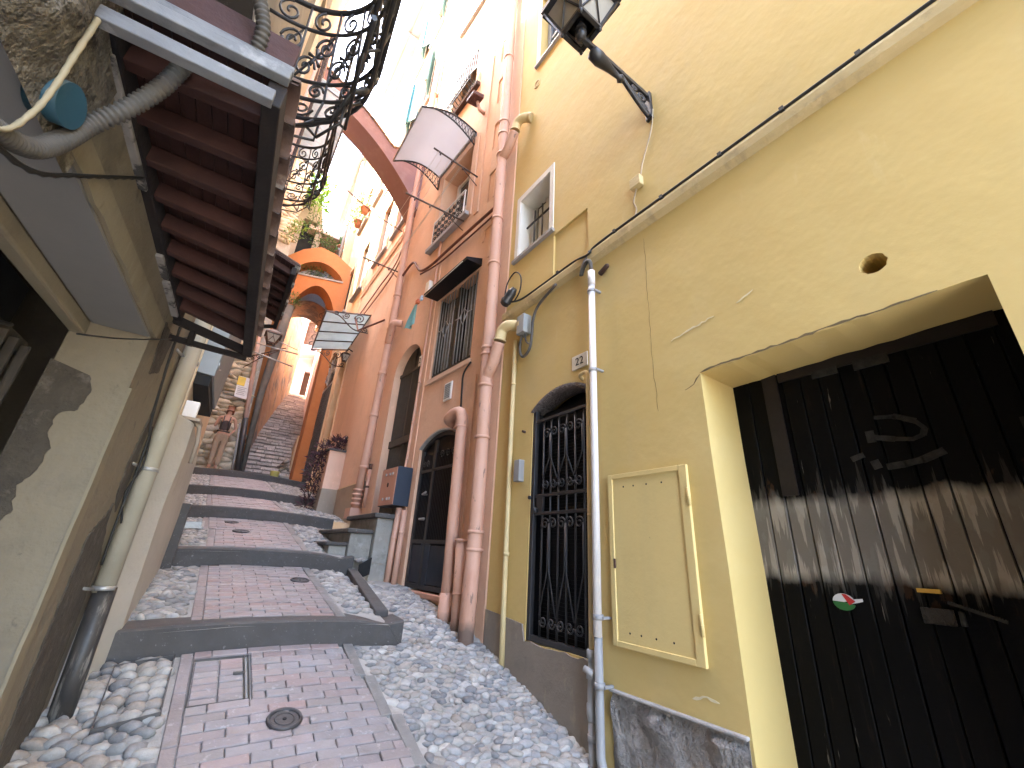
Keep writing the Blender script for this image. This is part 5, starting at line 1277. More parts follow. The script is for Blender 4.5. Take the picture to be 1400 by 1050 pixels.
# ================================================================== wrought iron balconies
def balcony(o, label):
    o = V(o); t = thing('iron_balcony', label, 'balcony', o, 'wrought iron balconies on the left')
    def path(bel, n=26):          # plan: from the wall round the bowed far end, then back along the lane
        pts = []
        for i in range(n + 1):
            s = i / n
            if s < .62:
                a = (s / .62) * PI / 2
                pts.append(V((-.44 + (.52 + bel) * math.sin(a) ** .9, .42 * math.cos(a) + bel * .6, 0)))
            else:
                f = (s - .62) / .38; pts.append(V(((.08 + bel) * (1 - .86 * f), -.0 - f * 1.35 + bel * .6 * (1 - f), 0)))
        return pts
    rails = [(.0, -.02), (.13, .05), (.30, .075), (.42, .06), (.80, .02), (.98, 0)]
    def at(s, z):
        for (z0, b0), (z1, b1) in zip(rails, rails[1:]):
            if z <= z1: bel = b0 + (b1 - b0) * max(0, (z - z0)) / (z1 - z0); break
        else: bel = 0
        pts = path(bel); f = max(0, min(.9999, s)) * (len(pts) - 1); i = int(f)
        return o + pts[i].lerp(pts[i + 1], f - i) + V((0, 0, z))
    m = MB()
    for z, b in rails: m.tube([o + p + V((0, 0, z)) for p in path(b)], .011 if z not in (.98,) else .016, 6)
    m.build('rail', mt['iron'], t)
    m = MB()
    for i in range(8):
        s = .005 + i * .135; m.tube([at(s, z) for z in (0, .06, .13, .3, .42, .6, .8, .98)], .007, 5)
    m.build('bars', mt['iron'], t)
    m = MB()
    def S(u, z, d=0): return at(u, z)
    for i in range(7):
        s = .07 + i * .135
        for ds, zc_, rs_, rz, tn, a0 in ((-.035, .52, .040, .085, 1.5, 0), (.035, .68, .042, .085, -1.5, PI), (.0, .88, .045, .08, 1.4, PI / 2), (.03, .36, .032, .05, 1.5, 0)):
            pts = []
            for k in range(22):
                rr = 1 - .82 * k / 21; a = a0 + tn * 2 * PI * k / 21
                pts.append(at(s + ds + rs_ * rr * math.cos(a), zc_ + rz * rr * math.sin(a)))
            m.tube(pts, .0075, 5)
        m.tube([at(s - .06, .44), at(s - .02, .56), at(s + .02, .66), at(s + .06, .78)], .007, 4)
        for a in range(5):
            an = a * 2 * PI / 5 + .3; m.tube([at(s, .60), at(s + .03 * math.cos(an), .60 + .065 * math.sin(an))], .010, 5, rs=[.005, .012])
        for zc_, tn in ((.21, -1.5),):
            m.tube([at(s + .045 * (1 - .8 * k / 17) * math.cos(tn * 2 * PI * k / 17), zc_ + .065 * (1 - .8 * k / 17) * math.sin(tn * 2 * PI * k / 17)) for k in range(18)], .007, 4)
    m.build('scrolls', mt['iron'], t)
    m = MB()
    m.tube([at(.62, .0), at(.62, .13), at(.62, .42), at(.62, .98)], .014, 7); m.tube([at(.75, -.16), at(.62, 0)], .012, 5)
    for k in range(7): m.lathe(at(.62, .05 + k * .13), at(.62, .12 + k * .13), [(0, .012), (.5, .019), (1, .012)], 8)
    m.build('corner_post', mt['iron'], t)
    m = MB()
    for s in (.12, .3, .45): 
        a = at(s, 0); b = at(min(1, s + .25), 0); m.tube([a, a + V((.06, -.1, -.14)), b + V((0, 0, -.12)), b], .007, 5)
    m.tube([at(.0, .0), at(.2, -.02), at(.45, -.03), at(.62, 0)], .01, 5)
    m.build('pendant_scrolls', mt['iron'], t)
    m = MB(); m.box(tuple(o + V((-.52, -1.4, -.05))), tuple(o + V((-.34, .25, -.01)))); m.build('floor', mt['stepstone'], t)
    return t
balcony((.0, 1.55, 1.93), 'black wrought iron balcony with scrolls right above the near canopy, upper left')
balcony((.02, 4.45, 3.72), 'smaller wrought iron balcony farther up the lane, below the corrugated roof sheet')
# corrugated sheet
t = thing('corrugated_roof', 'pale corrugated plastic roof sheet jutting from the left wall under the flying arch', 'roof sheet', (0, 6.6, 6.9))
m = MB(); ny_ = 60; vs = []
for i in range(ny_ + 1):
    y = 5.7 + 1.9 * i / ny_; zz = .03 * math.sin(i * 1.25)
    for x, z in ((-.32, 7.12), (.29, 6.98)): vs += [(x, y, z + zz), (x, y, z + zz + .008)]
f = []
for i in range(ny_): a = i * 4; b = a + 4; f += [(a, a + 2, b + 2, b), (a + 1, a + 3, b + 3, b + 1), (a + 2, a + 3, b + 3, b + 2), (a, a + 1, b + 1, b)]
m.add(vs, f, True); m.build('sheet', mt['corrug'], t)
m = MB(); m.bar((.27, 5.7, 6.93), (.27, 7.6, 6.93), .03, .03); m.bar((-.3, 5.75, 7.05), (.28, 5.75, 6.93), .03, .03); m.bar((-.3, 7.5, 7.05), (.28, 7.5, 6.93), .03, .03); m.build('frame', mt['galv'], t)
# ================================================================== drainpipes
def pipe(name, label, cat, pts, r, mat, collars=(), grp=None, extra=None, n=12, collar_mat=None):
    pts = [V(p) for p in pts]; t = thing(name, label, cat, (pts[-1].x, pts[-1].y, min(p.z for p in pts)), grp)
    m = MB(); m.tube(pts, r, n); m.build('tube', mat, t)
    if collars:
        m = MB()
        for p, q in collars: m.tube([p, q], r * 1.14, n)
        m.build('collar', collar_mat or mat, t)
    return t
GD = 'drainpipes on the right-hand fronts'
def vp(F, zs, d): return [F(u, z, d) for u, z in zs]
def ringat(F, u, z, d, h=.03): return (F(u, z, d), F(u, z + h, d))
# main salmon pipe at the house joint
PU = lambda z: 3.50 + .02 * min(1, max(0, (z + .6) / 3)) + .018 * z
t = pipe('drainpipe', 'thick salmon drainpipe running full height where the orange and yellow fronts meet', 'drainpipe',
    [FO(PU(z), z, .10 if z > .3 else .10 + .03 * (.3 - z)) for z in (15, 12, 9, 6, 4, 2, 1, .3, -.3, -.85)], .068, mt['pipepink'],
    [ringat(FO, PU(z), z, .10) for z in (.02, .17, 1.06, 1.62, 1.98, 2.06, 3.2, 3.9, 5.05, 5.45, 5.7, 7.2, 9.0)], GD)
m = MB()
for z0, z1 in ((2.12, 1.72), (5.28, 4.98)):
    a = FO(PU(z0), z1, .10); b = FY(3.33, z0 - .06, .13); m.tube(spline([a, a.lerp(b, .55) + V((0, 0, -.05)), b]), .062, 12)
m.build('branch', mt['pipepink'], t)
for nm, u, z in (('lower', 3.16, 2.17), ('upper', 3.22, 5.32)):
    m = MB(); q = spline([FY(3.32, z - .10, .13), FY(3.29, z + .02, .125), FY(3.20, z + .05, .10), FY(3.10, z + .02, .02)], 5)
    m.tube(q, .058, 12); m.tube(q[:2], .068, 12); m.tube(q[-3:], .064, 12)
    tag(m.build('pipe_elbow', mt['pipecream']), 'cream plastic pipe elbow leaving the yellow wall, %s one of the two' % nm, 'pipe elbow', 'cream elbows joining the salmon pipe')
t = pipe('drainpipe', 'salmon pipe that bends out of the wall beside the black metal door', 'drainpipe',
    spline([FO(4.34, 1.40, -.05), FO(4.28, 1.43, .08), FO(4.12, 1.47, .09), FO(4.0, 1.44, .09), FO(3.96, 1.33, .09)], 5) + [FO(3.93, .3, .09), FO(3.88, -.8, .10)], .062, mt['pipepink'], [(FO(3.965, 1.26, .09), FO(3.966, 1.28, .09)), (FO(3.905, -.35, .095), FO(3.888, -.8, .10))], GD)
t = pipe('drainpipe', 'short salmon pipe stub standing between the two taller pipes', 'drainpipe', [FO(3.73, .12, .09), FO(3.70, -.3, .09), FO(3.67, -.85, .095)], .064, mt['pipepink'], [(FO(3.73, .10, .09), FO(3.73, .125, .09)), (FO(3.695, -.33, .09), FO(3.694, -.345, .09))], GD)
# second tall pipe, far end of the orange house
t = pipe('drainpipe', 'slim salmon drainpipe by the pale quoins at the far end of the orange house', 'drainpipe',
    [FB(6.72, z, .12) for z in (15, 10)] + [FB(6.74, 8, .12), FB(6.76, 6.6, .13), FB(6.80, 5.6, .10), FB(6.72, 4.2, .10), FB(6.76, 3.0, .10), FB(6.82, 1.6, .10), FB(6.88, .55, .10)], .065, mt['pipepink'],
    [ringat(FB, u, z, .10, .05) for u, z in ((6.72, 4.3), (6.73, 3.6), (6.77, 2.75), (6.80, 2.0), (6.84, 1.15), (6.76, 6.7), (6.75, 7.4), (6.72, 9.9))], GD)
m = MB()
m.tube(spline([FB(6.73, 3.35, .11), FB(6.60, 3.5, .14), FB(6.48, 3.62, .14), FB(6.40, 3.62, .02)], 5), .06, 10); m.tube(spline([FB(6.78, 6.9, .12), FB(6.95, 7.1, .14), FB(7.05, 7.3, .10), FB(7.1, 7.3, .0)], 5), .06, 10); m.build('branch', mt['pipepink'], t)
m = MB(); m.box(tuple(FB(7.1, .40, .19)), tuple(FB(6.80, .55, .0)))
for k in range(4): m.tube([FB(6.88, .6 + k * .07, .10), FB(6.88, .63 + k * .07, .10)], .082, 12)
m.build('foot', mt['pipepink'], t)
pipe('vent_pipe', 'slim salmon pipe with a dark cap just right of the quoined drainpipe', 'pipe', [FB(6.6, .55, .06), FB(6.6, 1.12, .06)], .025, mt['pipepink'], [(FB(6.6, 1.12, .06), FB(6.6, 1.2, .06)), (FB(6.6, .84, .06), FB(6.6, .87, .06))], collar_mat=mt['rust'])
pipe('gas_pipe', 'thin salmon gas pipe between the barred window and the narrow arched door', 'pipe', [FO(5.30, 5.0, .03), FO(5.31, 3.9, .03), FO(5.33, 2.6, .03), FO(5.36, 1.2, .03), FO(5.36, .78, .05), FO(5.22, .76, .16)], .016, mt['pipepink'], [ringat(FO, 5.33, 2.2, .03), ringat(FO, 5.345, 1.6, .03), ringat(FO, 5.36, 1.1, .03)])
pipe('gas_pipe', 'pale brown pipe below the blue meter box, nearer the black metal door', 'pipe', [FO(5.14, .45, .06), FO(5.15, 0, .06), FO(5.16, -.5, .06)], .034, mt['pipepink'], [ringat(FO, 5.145, .18, .06, .02)], 'twin pipes below the blue box')
pipe('gas_pipe', 'dusty brown pipe below the blue meter box, against the concrete stair', 'pipe', [FO(5.26, .48, .08), FO(5.27, 0, .09), FO(5.28, -.5, .09)], .038, mt['pipepink'], [ringat(FO, 5.265, .12, .085, .02)], 'twin pipes below the blue box')
# yellow-side pipes
t = pipe('drainpipe', 'white plastic pipe beside gate 22, grey below, clamped to the yellow wall', 'drainpipe', [FY(2.05, 2.22, .07), FY(2.055, .8, .07), FY(2.062, -.42, .07)], .027, mt['pipewhite'], [(FY(2.05, 2.10, .07), FY(2.05, 2.24, .07))], GD)
m = MB(); m.tube([FY(2.062, -.42, .066), FY(2.062, -.86, .066), FY(2.06, -1.0, .068), FY(2.02, -1.08, .08), FY(1.92, -1.2, .10)], .026, 12); m.build('lower_section', mt['pipegrey'], t)
m = MB()
for z in (2.03, 1.32, -.33, -.68): m.tube([FY(2.055, z, .07), FY(2.055, z + .03, .07)], .033, 12); m.fbox(FY, 2.01, 2.03, z + .006, z + .02, .0, .07)
m.build('clamp', mt['pipegrey'], t)
t = pipe('water_pipe', 'thin cream painted pipe hugging the gate frame, with a grey valve near the ground', 'pipe', spline([FY(2.24, 1.335, -.02), FY(2.22, 1.35, .045), FY(2.15, 1.355, .05), FY(2.13, 1.31, .05)], 5) + [FY(2.132, .5, .05), FY(2.136, -.52, .05)], .016, mt['pipecream'], [ringat(FY, 2.132, .28, .05, .015)], GD)
m = MB(); m.lathe(FY(2.136, -.5, .05), FY(2.136, -.86, .05), [(0, .030), (.12, .030), (.13, .022), (.25, .022), (.26, .034), (.42, .034), (.43, .024), (.6, .028), (.75, .028), (.76, .034), (.9, .034), (1, .026)], 14)
m.tube([FY(2.136, -.86, .05), FY(2.136, -1.2, .05)], .026, 12); m.tube([FY(2.10, -.62, .07), FY(2.16, -.60, .09)], .02, 8); m.tube([FY(2.136, -.92, .05), FY(2.136, -.95, .05)], .031, 12); m.build('valve', mt['pipegrey'], t)
pipe('water_pipe', 'narrow cream pipe down the corner of the yellow house beside the salmon pipes', 'pipe', [FY(3.17, 2.05, .03), FY(3.16, 1.0, .03), FY(3.13, -.3, .03), FY(3.11, -.9, .03)], .022, mt['pipecream'], [ringat(FY, 3.165, 1.55, .03), ringat(FY, 3.13, .0, .03)], GD)
# ================================================================== boxes, cables, plates on the fronts
def bx(name, label, cat, F, u0, u1, z0, z1, d0, d1, mat, bv=.006, grp=None):
    m = MB(); m.fbox(F, u0, u1, z0, z1, d0, d1); return tag(m.build(name, mat, bevel=bv), label, cat, grp)
m = MB(); t = thing('junction_box', 'grey junction box with dangling hoses under the moulding, above gate 22', 'junction box', FY(3.0, 1.95, .05))
m.fbox(FY, 2.95, 3.07, 2.05, 2.26, .001, .10); m.build('case', mt['greybox'], t, bevel=.008)
m = MB(); m.fbox(FY, 3.03, 3.072, 2.15, 2.2, .095, .102); m.build('label_patch', mt['yellow_trim'], t)
m = MB(); m.tube(spline([FY(3.04, 2.06, .05), FY(3.06, 1.9, .05), FY(3.0, 1.80, .05), FY(2.90, 1.85, .05), FY(2.87, 2.0, .05), FY(2.86, 2.15, .05), FY(2.78, 2.28, .05), FY(2.5, 2.36, .07)], 8), .014, 8)
m.tube(spline([FY(2.98, 2.06, .05), FY(2.95, 1.95, .06), FY(2.90, 1.90, .06)], 6), .008, 6); m.build('hose', mt['conduit'], t)
m = MB(); t = thing('cable_closure', 'black cable splice canister with a looped wire beside the salmon pipe', 'cable splice', FY(3.25, 2.5, .06))
m.lathe(FY(3.36, 2.55, .09), FY(3.16, 2.66, .09), [(0, .03), (.06, .05), (.2, .055), (.22, .06), (.3, .06), (.32, .052), (.8, .05), (.85, .04), (1, .03)], 14); m.build('canister', mt['blackpl'], t)
m = MB(); m.tube(spline([FY(3.40, 2.62, .06), FY(3.36, 2.84, .06), FY(3.22, 2.92, .06), FY(3.1, 2.80, .06), FY(3.10, 2.62, .06), FY(3.2, 2.53, .06)], 8), .008, 6); m.build('wire_loop', mt['cable'], t)
m = MB(); m.tube(spline([FY(-4, 2.50, .05), FY(-1, 2.495, .05), FY(1.0, 2.50, .05), FY(1.95, 2.50, .05), FY(2.08, 2.44, .07), FY(2.3, 2.495, .05), FY(2.7, 2.5, .045), FY(3.05, 2.49, .06), FY(3.25, 2.55, .06)], 10), .011, 6)
for y in (-.2, .15, .52, .9, 1.35, 1.8, 2.5): m.box(tuple(FY(y - .012, 2.485, .065)), tuple(FY(y + .012, 2.515, .03)))
tag(m.build('cable', mt['cable']), 'black cable clipped along the top of the yellow moulding', 'cable')
m = MB(); m.tube(spline([FY(2.10, 2.50, .03), FY(2.14, 2.36, .07), FY(2.18, 2.28, .06), FY(2.14, 2.33, .07), FY(2.09, 2.36, .08), FY(2.05, 2.33, .08), FY(2.05, 2.22, .07)], 8), .017, 8); tag(m.build('flexible_hose', mt['conduit']), 'grey flexible hose curling from the moulding into the white pipe', 'hose')
m = MB(); m.lathe(FY(2.0, 2.21, .02), FY(1.90, 2.24, .03), [(0, .022), (.9, .02), (1, .014)], 8); tag(m.build('timber_peg', mt['rust']), 'rusty brown peg sticking out behind the top of the white pipe', 'peg')
def plate(label, F, u0, u1, z0, z1, txt, mirror=False):
    t = thing('number_plate', label, 'number plate', F((u0 + u1) / 2, z0, .01)); m = MB(); m.fbox(F, u0, u1, z0, z1, .001, .012); p = m.build('plaque', mt['plate'], t, bevel=.004)
    cu = bpy.data.curves.new('t', 'FONT'); cu.body = txt; cu.size = (z1 - z0) * .78; cu.align_x = 'CENTER'; cu.align_y = 'CENTER'; cu.extrude = .0015
    ob = bpy.data.objects.new('t', cu); COL.objects.link(ob); dg = bpy.context.evaluated_depsgraph_get(); dg.update()
    me = bpy.data.meshes.new_from_object(ob.evaluated_get(dg)); bpy.data.objects.remove(ob)
    vs = [F((u0 + u1) / 2 - v.co.x, (z0 + z1) / 2 + v.co.y, .0125 + v.co.z) for v in me.vertices]
    m = MB(); m.add(vs, [list(q.vertices) for q in me.polygons]); m.build('numerals', mt['ink'], t); bpy.data.meshes.remove(me)
plate('cream enamel plate reading 22 above the iron gate', FY, 2.17, 2.35, 1.44, 1.565, '22')
plate('small cream house number plate beside the narrow arched door', FO, 5.36, 5.50, 2.52, 2.68, '21')
bx('intercom', 'small grey intercom box on the yellow wall left of gate 22', 'intercom', FY, 2.965, 3.045, .60, .79, .001, .06, mt['pipegrey'])
m = MB(); m.disc(FY(2.98, 1.05, 0), (-1, 0, 0), .012, .03, 8); tag(m.build('iron_stud', mt['rust']), 'tiny rusty stud in the yellow wall left of the gate arch', 'stud')
t = thing('lamp_junction_box', 'small cream junction box on the yellow wall below the lantern bracket', 'junction box', FY(1.57, 2.8, .03))
m = MB(); m.fbox(FY, 1.52, 1.62, 2.80, 2.90, .001, .055); m.build('case', mt['yellow_trim'], t, bevel=.006)
m = MB(); m.tube(spline([FY(1.36, 3.5, .02), FY(1.40, 3.3, .012), FY(1.50, 3.05, .012), FY(1.53, 2.9, .02)], 6), .006, 5); m.tube(spline([FY(1.58, 2.8, .02), FY(1.62, 2.7, .012), FY(1.60, 2.6, .012), FY(1.63, 2.5, .03)], 6), .006, 5); m.build('wire', mt['cablecream'], t)
# meter box on the orange wall
t = thing('meter_box', 'navy metal meter box with a salmon front beside the black metal door', 'meter box', FO(5.42, .5, .1))
m = MB(); m.fbox(FO, 5.19, 5.66, .50, .98, .001, .20); m.build('case', mt['navy'], t, bevel=.006)
m = MB(); m.fbox(FO, 5.20, 5.65, .51, .97, .20, .206); fr = m.build('door', mt['metpink'], t)
m = MB()
for u in (5.3, 5.38, 5.5): m.fbox(FO, u, u + .035, .88, .91, .206, .214); m.fbox(FO, u, u + .035, .57, .60, .206, .214)
m.build('vents', mt['ledge'], fr)
m = MB(); m.disc(FO(5.42, .76, .206), (-1, 0, 0), .03, .004, 12); m.build('lock', mt['rust'], fr)
t = thing('wall_vent', 'small white-framed vent grille under the barred window', 'vent', FO(4.5, 1.74, .01))
m = MB(); m.fbox(FO, 4.42, 4.60, 1.74, 1.98, .001, .016); m.build('frame', mt['white'], t, bevel=.004)
m = MB()
for k in range(8): m.fbox(FO, 4.445, 4.575, 1.765 + k * .025, 1.782 + k * .025, .016, .022)
m.build('louvre', mt['greybox'], t)
bx('wall_box', 'cream box on the orange wall above the end of the window hood', 'junction box', FO, 5.40, 5.52, 3.72, 3.98, .001, .08, mt['plate'])
t = thing('flood_lamp', 'rust red square flood lamp on a short arm beside the glazed awning', 'lamp', FO(4.4, 6.9, .1))
m = MB(); m.hexa([FO(4.30, 7.02, .10), FO(4.52, 7.02, .10), FO(4.52, 6.98, .30), FO(4.30, 6.98, .30), FO(4.30, 7.12, .10), FO(4.52, 7.12, .10), FO(4.52, 7.06, .30), FO(4.30, 7.06, .30)]); m.build('head', M('rust_red_enamel', (.16, .045, .03), None, .6, 5), t, bevel=.01)
m = MB(); m.tube([FO(4.41, 6.85, 0), FO(4.41, 6.86, .1), FO(4.41, 7.03, .16)], .03, 8); m.build('arm', mt['pipepink'], t)
m = MB(); m.tube(spline([FO(6.8, 4.75, .05), FO(6.3, 4.85, .05), FO(5.9, 4.45, .06), FO(5.5, 4.32, .06), FO(5.0, 4.30, .06), FO(4.4, 4.28, .06), FO(3.75, 4.25, .06)], 8), .022, 8); m.tube(spline([FO(5.9, 4.38, .04), FO(5.2, 4.22, .04), FO(4.4, 4.18, .04), FO(3.75, 4.16, .04)], 8), .014, 6); tag(m.build('cable_bundle', mt['cablebrown']), 'painted brown cable bundle slung across the orange front below the French window', 'cable')
m = MB(); m.tube(spline([FO(4.02, 2.1, .02), FO(4.14, 1.98, .03), FO(4.16, 1.8, .02), FO(4.14, 1.5, .02), FO(4.16, 1.38, .02)], 6), .012, 6); tag(m.build('cable', mt['cable']), 'black cable dropping to the top of the metal door', 'cable')
m = MB(); m.tube(spline([FB(6.9, 6.2, .03), FB(7.5, 5.6, .03), FB(8.5, 5.55, .03), FB(10.2, 5.5, .03)], 8), .014, 5); m.tube(spline([FB(6.9, 6.0, .03), FB(7.6, 5.35, .03), FB(10.2, 5.3, .03)], 8), .012, 5); tag(m.build('cable', mt['cablebrown']), 'pair of painted cables sweeping along the salmon house', 'cable')
# rods, drying lines, clothes
for lab, a, b in (('iron drying rod under the sill of the French window', FO(4.62, 4.66, .02), FO(4.62, 4.62, .95)), ('iron drying rod beside the head of the French window', FO(4.36, 5.35, .02), FO(4.40, 5.45, .75)), ('iron drying rod on the salmon house by the flying arch', FB(6.95, 5.0, .02), FB(6.95, 5.0, .8))):
    t = thing('drying_rod', lab, 'rod', a, 'rods that carry the drying lines'); m = MB(); m.tube([a, b], .014, 6); m.build('rod', mt['ironbrown'], t)
    m = MB()
    for f in (.35, .6, .85): p = V(a).lerp(V(b), f); m.tube([p, p - V((0, 0, .05))], .012, 5)
    m.tube([a - V((0, 0, .18)), V(a).lerp(V(b), .4)], .007, 5); m.build('hooks', mt['ironbrown'], t)
m = MB()
for f in (.4, .65, .9): m.tube(sag(FO(4.38, 5.42, .75 * f), FB(6.95, 5.0, .8 * f), .04), .0035, 4)
for f in (.4, .8): m.tube(sag(FO(4.38, 5.36, .75 * f), FB(6.95, 4.96, .8 * f), .03), .0035, 4)
tag(m.build('clothes_line', mt['line']), 'thin pale washing lines strung in front of the French window', 'washing line')
m = MB(); m.tube([FO(5.25, 3.47, .24), FO(4.1, 3.50, .24)], .006, 5); tag(m.build('clothes_line', mt['line']), 'single white line under the hood of the barred window', 'washing line')
t = thing('hanging_cloth', 'teal cloth hung on the line at the end of the window hood', 'cloth', FO(5.5, 3.05, .24))
m = MB(); vs = []; nu, nv = 12, 8
for j in range(nv + 1):
    for i in range(nu + 1):
        s = i / nu; r_ = j / nv; pin = (1 - r_) ** 1.5
        u = 5.34 + .10 * s * pin + (1 - pin) * (.30 * s); z = 3.45 - .36 * r_ - .03 * math.sin(s * 5) * r_
        vs.append(FO(u, z, .24 + .03 * math.sin(s * 9) * r_))
vs2 = [v + V((.004, 0, 0)) for v in vs]; n = len(vs); k = nu + 1
f = [(j * k + i, j * k + i + 1, (j + 1) * k + i + 1, (j + 1) * k + i) for j in range(nv) for i in range(nu)]
m.add(vs + vs2, f + [tuple(q + n for q in a) for a in f], True); m.build('fabric', mt['tealcloth'], t)
m = MB(); m.fbox(FO, 5.30, 5.37, 3.44, 3.50, .22, .26); m.build('orange_peg', mt['orangepl'], t)
m = MB(); m.fbox(FO, 5.20, 5.25, 3.45, 3.52, .22, .25); m.build('blue_peg', mt['bluepl'], t)
m = MB(); m.tube(sag((.29, 7.4, 6.95), FB(7.4, 6.35, .02), .12), .012, 5); tag(m.build('overhead_cable', mt['cablebrown']), 'cable stretched across the lane from the corrugated sheet to the salmon house', 'cable')
# ================================================================== awnings
t = thing('glazed_awning', 'curved clouded plastic awning on black lattice brackets above the French window', 'awning', FO(5.2, 6.4, .5))
AWY0, AWY1 = 4.60, 5.80
def AW(y, s, dz=0):   # s 0 wall -> 1 outer
    x0 = 2.2 - .064 * (y - 3.2) - .01; x = x0 + (1.14 - x0) * s
    return V((x, y, 6.56 - .20 * s + .16 * math.sin(PI * s) + dz))
m = MB(); n = 14; vs = []
for i in range(n + 1):
    for y in (AWY0, AWY1): vs += [AW(y, i / n), AW(y, i / n, .006)]
f = []
for i in range(n): a = i * 4; b = a + 4; f += [(a, a + 2, b + 2, b), (a + 1, a + 3, b + 3, b + 1)]
m.add(vs, f, True); m.build('panel', mt['polycarb'], t)
for y in (AWY0 - .012, AWY1 + .012):
    m = MB(); tp = [AW(y, i / 16) for i in range(17)]; m.tube(tp, .016, 6)
    lo = [V((p.x, y, p.z - .30 * max(0, 1 - i / 13) - .0)) for i, p in enumerate(tp)]; m.tube(lo[:14], .014, 6); m.tube([tp[0], lo[0]], .016, 6)
    for i in range(1, 13): m.tube([tp[i], lo[i - 1]], .006, 4); m.tube([tp[i - 1], lo[i]], .006, 4)
    m.build('bracket', mt['iron'], t)
m = MB(); m.tube([AW(AWY0, 1), AW(AWY1, 1)], .014, 6); m.bar(AW(AWY0, .01, -.02), AW(AWY1, .01, -.02), .03, .05); m.build('edge_bar', mt['galv'], t)
t = thing('glass_awning', 'wired glass awning in a wrought iron frame with scrolls over the recessed entry', 'awning', (1.5, 9.8, 4.5))
def GA(y, s, dz=0): return V((2.0 + (1.06 + .06 * (y - 8.9) - 2.0) * s, y, 4.98 - .12 * (y - 8.9) - .26 * s + dz))
m = MB(); m.hexa([GA(8.9, 0), GA(10.65, 0), GA(10.65, 1), GA(8.9, 1), GA(8.9, 0, .012), GA(10.65, 0, .012), GA(10.65, 1, .012), GA(8.9, 1, .012)]); m.build('glass', mt['frosted'], t)
m = MB()
for s in (0, 1.0): m.bar(GA(8.86, s, -.02), GA(10.7, s, -.02), .03, .03)
for y in (8.88, 9.32, 9.76, 10.2, 10.66): m.bar(GA(y, 0, -.02), GA(y, 1.02, -.02), .022, .025)
m.build('frame', mt['ironbrown'], t)
for y in (8.86, 10.68):
    m = MB(); G_ = lambda s, z, d=0, y=y: V((GA(y, s).x, y, GA(y, s).z + z))
    m.tube(spline([G_(1.0, -.03), G_(.7, -.12), G_(.35, -.42), G_(0, -.5)], 6), .014, 5)
    for cu_, cz_, r, tn in ((.25, -.16, .12, 1.6), (.55, -.10, .08, -1.6), (.78, -.06, .06, 1.6), (.08, -.42, .07, -1.4)):
        m.tube([G_(cu_ + r * (1 - .85 * i / 20) * math.cos(tn * 6.28 * i / 20), cz_ + r * (1 - .85 * i / 20) * math.sin(tn * 6.28 * i / 20)) for i in range(21)], .011, 4)
    m.build('scroll_bracket', mt['ironbrown'], t)
m = MB()
for i in range(6):
    y = 8.95 + i * .32; m.tube([V((GA(y, 1.03).x - .06 * math.sin(PI * k / 8), y + .3 * k / 8, GA(y, 1).z - .03)) for k in range(9)], .009, 4)
m.build('edge_loops', mt['ironbrown'], t)
m = MB(); m.tube([FB(7.6, 4.25, .02), FB(8.7, 4.4, .25), V(GA(8.9, .35, -.1))], .02, 6); tag(m.build('stay_rod', mt['cablebrown']), 'salmon-brown stay rod running from the wall to the glass awning', 'rod')
# ================================================================== lanterns
def lantern_head(t, c, s, mat_i, h=.44):
    c = V(c); bw, tw = .10 * s, .205 * s; H = h * s
    ang = PI / 4
    def K(i, w, z): a = ang + i * PI / 2; return c + V((math.cos(a) * w * 1.414, math.sin(a) * w * 1.414, z))
    m = MB()
    for i in range(4):
        m.bar(K(i, bw, 0), K(i, tw, H), .022 * s, .022 * s); m.bar(K(i, bw, 0), K(i + 1, bw, 0), .03 * s, .03 * s); m.bar(K(i, tw, H), K(i + 1, tw, H), .045 * s, .05 * s)
        m.lathe(K(i, bw, .0), K(i, bw * 1.0, -.05 * s), [(0, .014 * s), (.5, .018 * s), (1, .004)], 6)
        mid = (K(i, bw, 0) + K(i + 1, bw, 0)) / 2; up_ = (K(i, tw, H) + K(i + 1, tw, H)) / 2
        m.bar(K(i, bw, .02), up_.lerp(mid, .35), .012 * s, .012 * s); m.bar(K(i + 1, bw, .02), up_.lerp(mid, .35), .012 * s, .012 * s); m.bar(up_.lerp(mid, .35), up_, .012 * s, .012 * s)
    fr_ = m.build('lantern_frame', mat_i, t)
    m = MB(); 
    for i in range(4): m.hexa([K(i, bw * .93, .01), K(i + 1, bw * .93, .01), K(i + 1, bw * .90, .01), K(i, bw * .90, .01), K(i, tw * .93, H), K(i + 1, tw * .93, H), K(i + 1, tw * .90, H), K(i, tw * .90, H)])
    m.build('glass', mt['lampglass'], t)
    m = MB(); vs = [K(i, tw * 1.1, H) for i in range(4)] + [K(i, tw * .35, H + .16 * s) for i in range(4)]; m.hexa(vs); m.lathe(c + V((0, 0, H + .16 * s)), c + V((0, 0, H + .3 * s)), [(0, .05 * s), (.5, .06 * s), (.7, .03 * s), (1, .01)], 10); m.build('cap', mat_i, t)
    m = MB(); 
    for i in range(4): pass
    m.box(tuple(c + V((-.06 * s, -.06 * s, H * .98))), tuple(c + V((.06 * s, .06 * s, H * .99)))); m.lathe(c, c + V((0, 0, .12 * s)), [(0, .045 * s), (.5, .04 * s), (1, .025 * s)], 10); m.build('lamp_holder', mat_i, t)
t = thing('wall_lantern', 'black iron lantern on an ornate arm, high on the yellow wall', 'lantern', FY(1.38, 3.45, .3), 'street lanterns of the lane')
m = MB(); y = 1.40
A = lambda x, z: V((x, y, z))
m.fbox(FY, y - .03, y + .03, 3.42, 3.74, .001, .03); m.bar(A(2.18, 3.70), A(1.40, 3.66), .035, .045); m.build('arm', mt['iron'], t, bevel=.004)
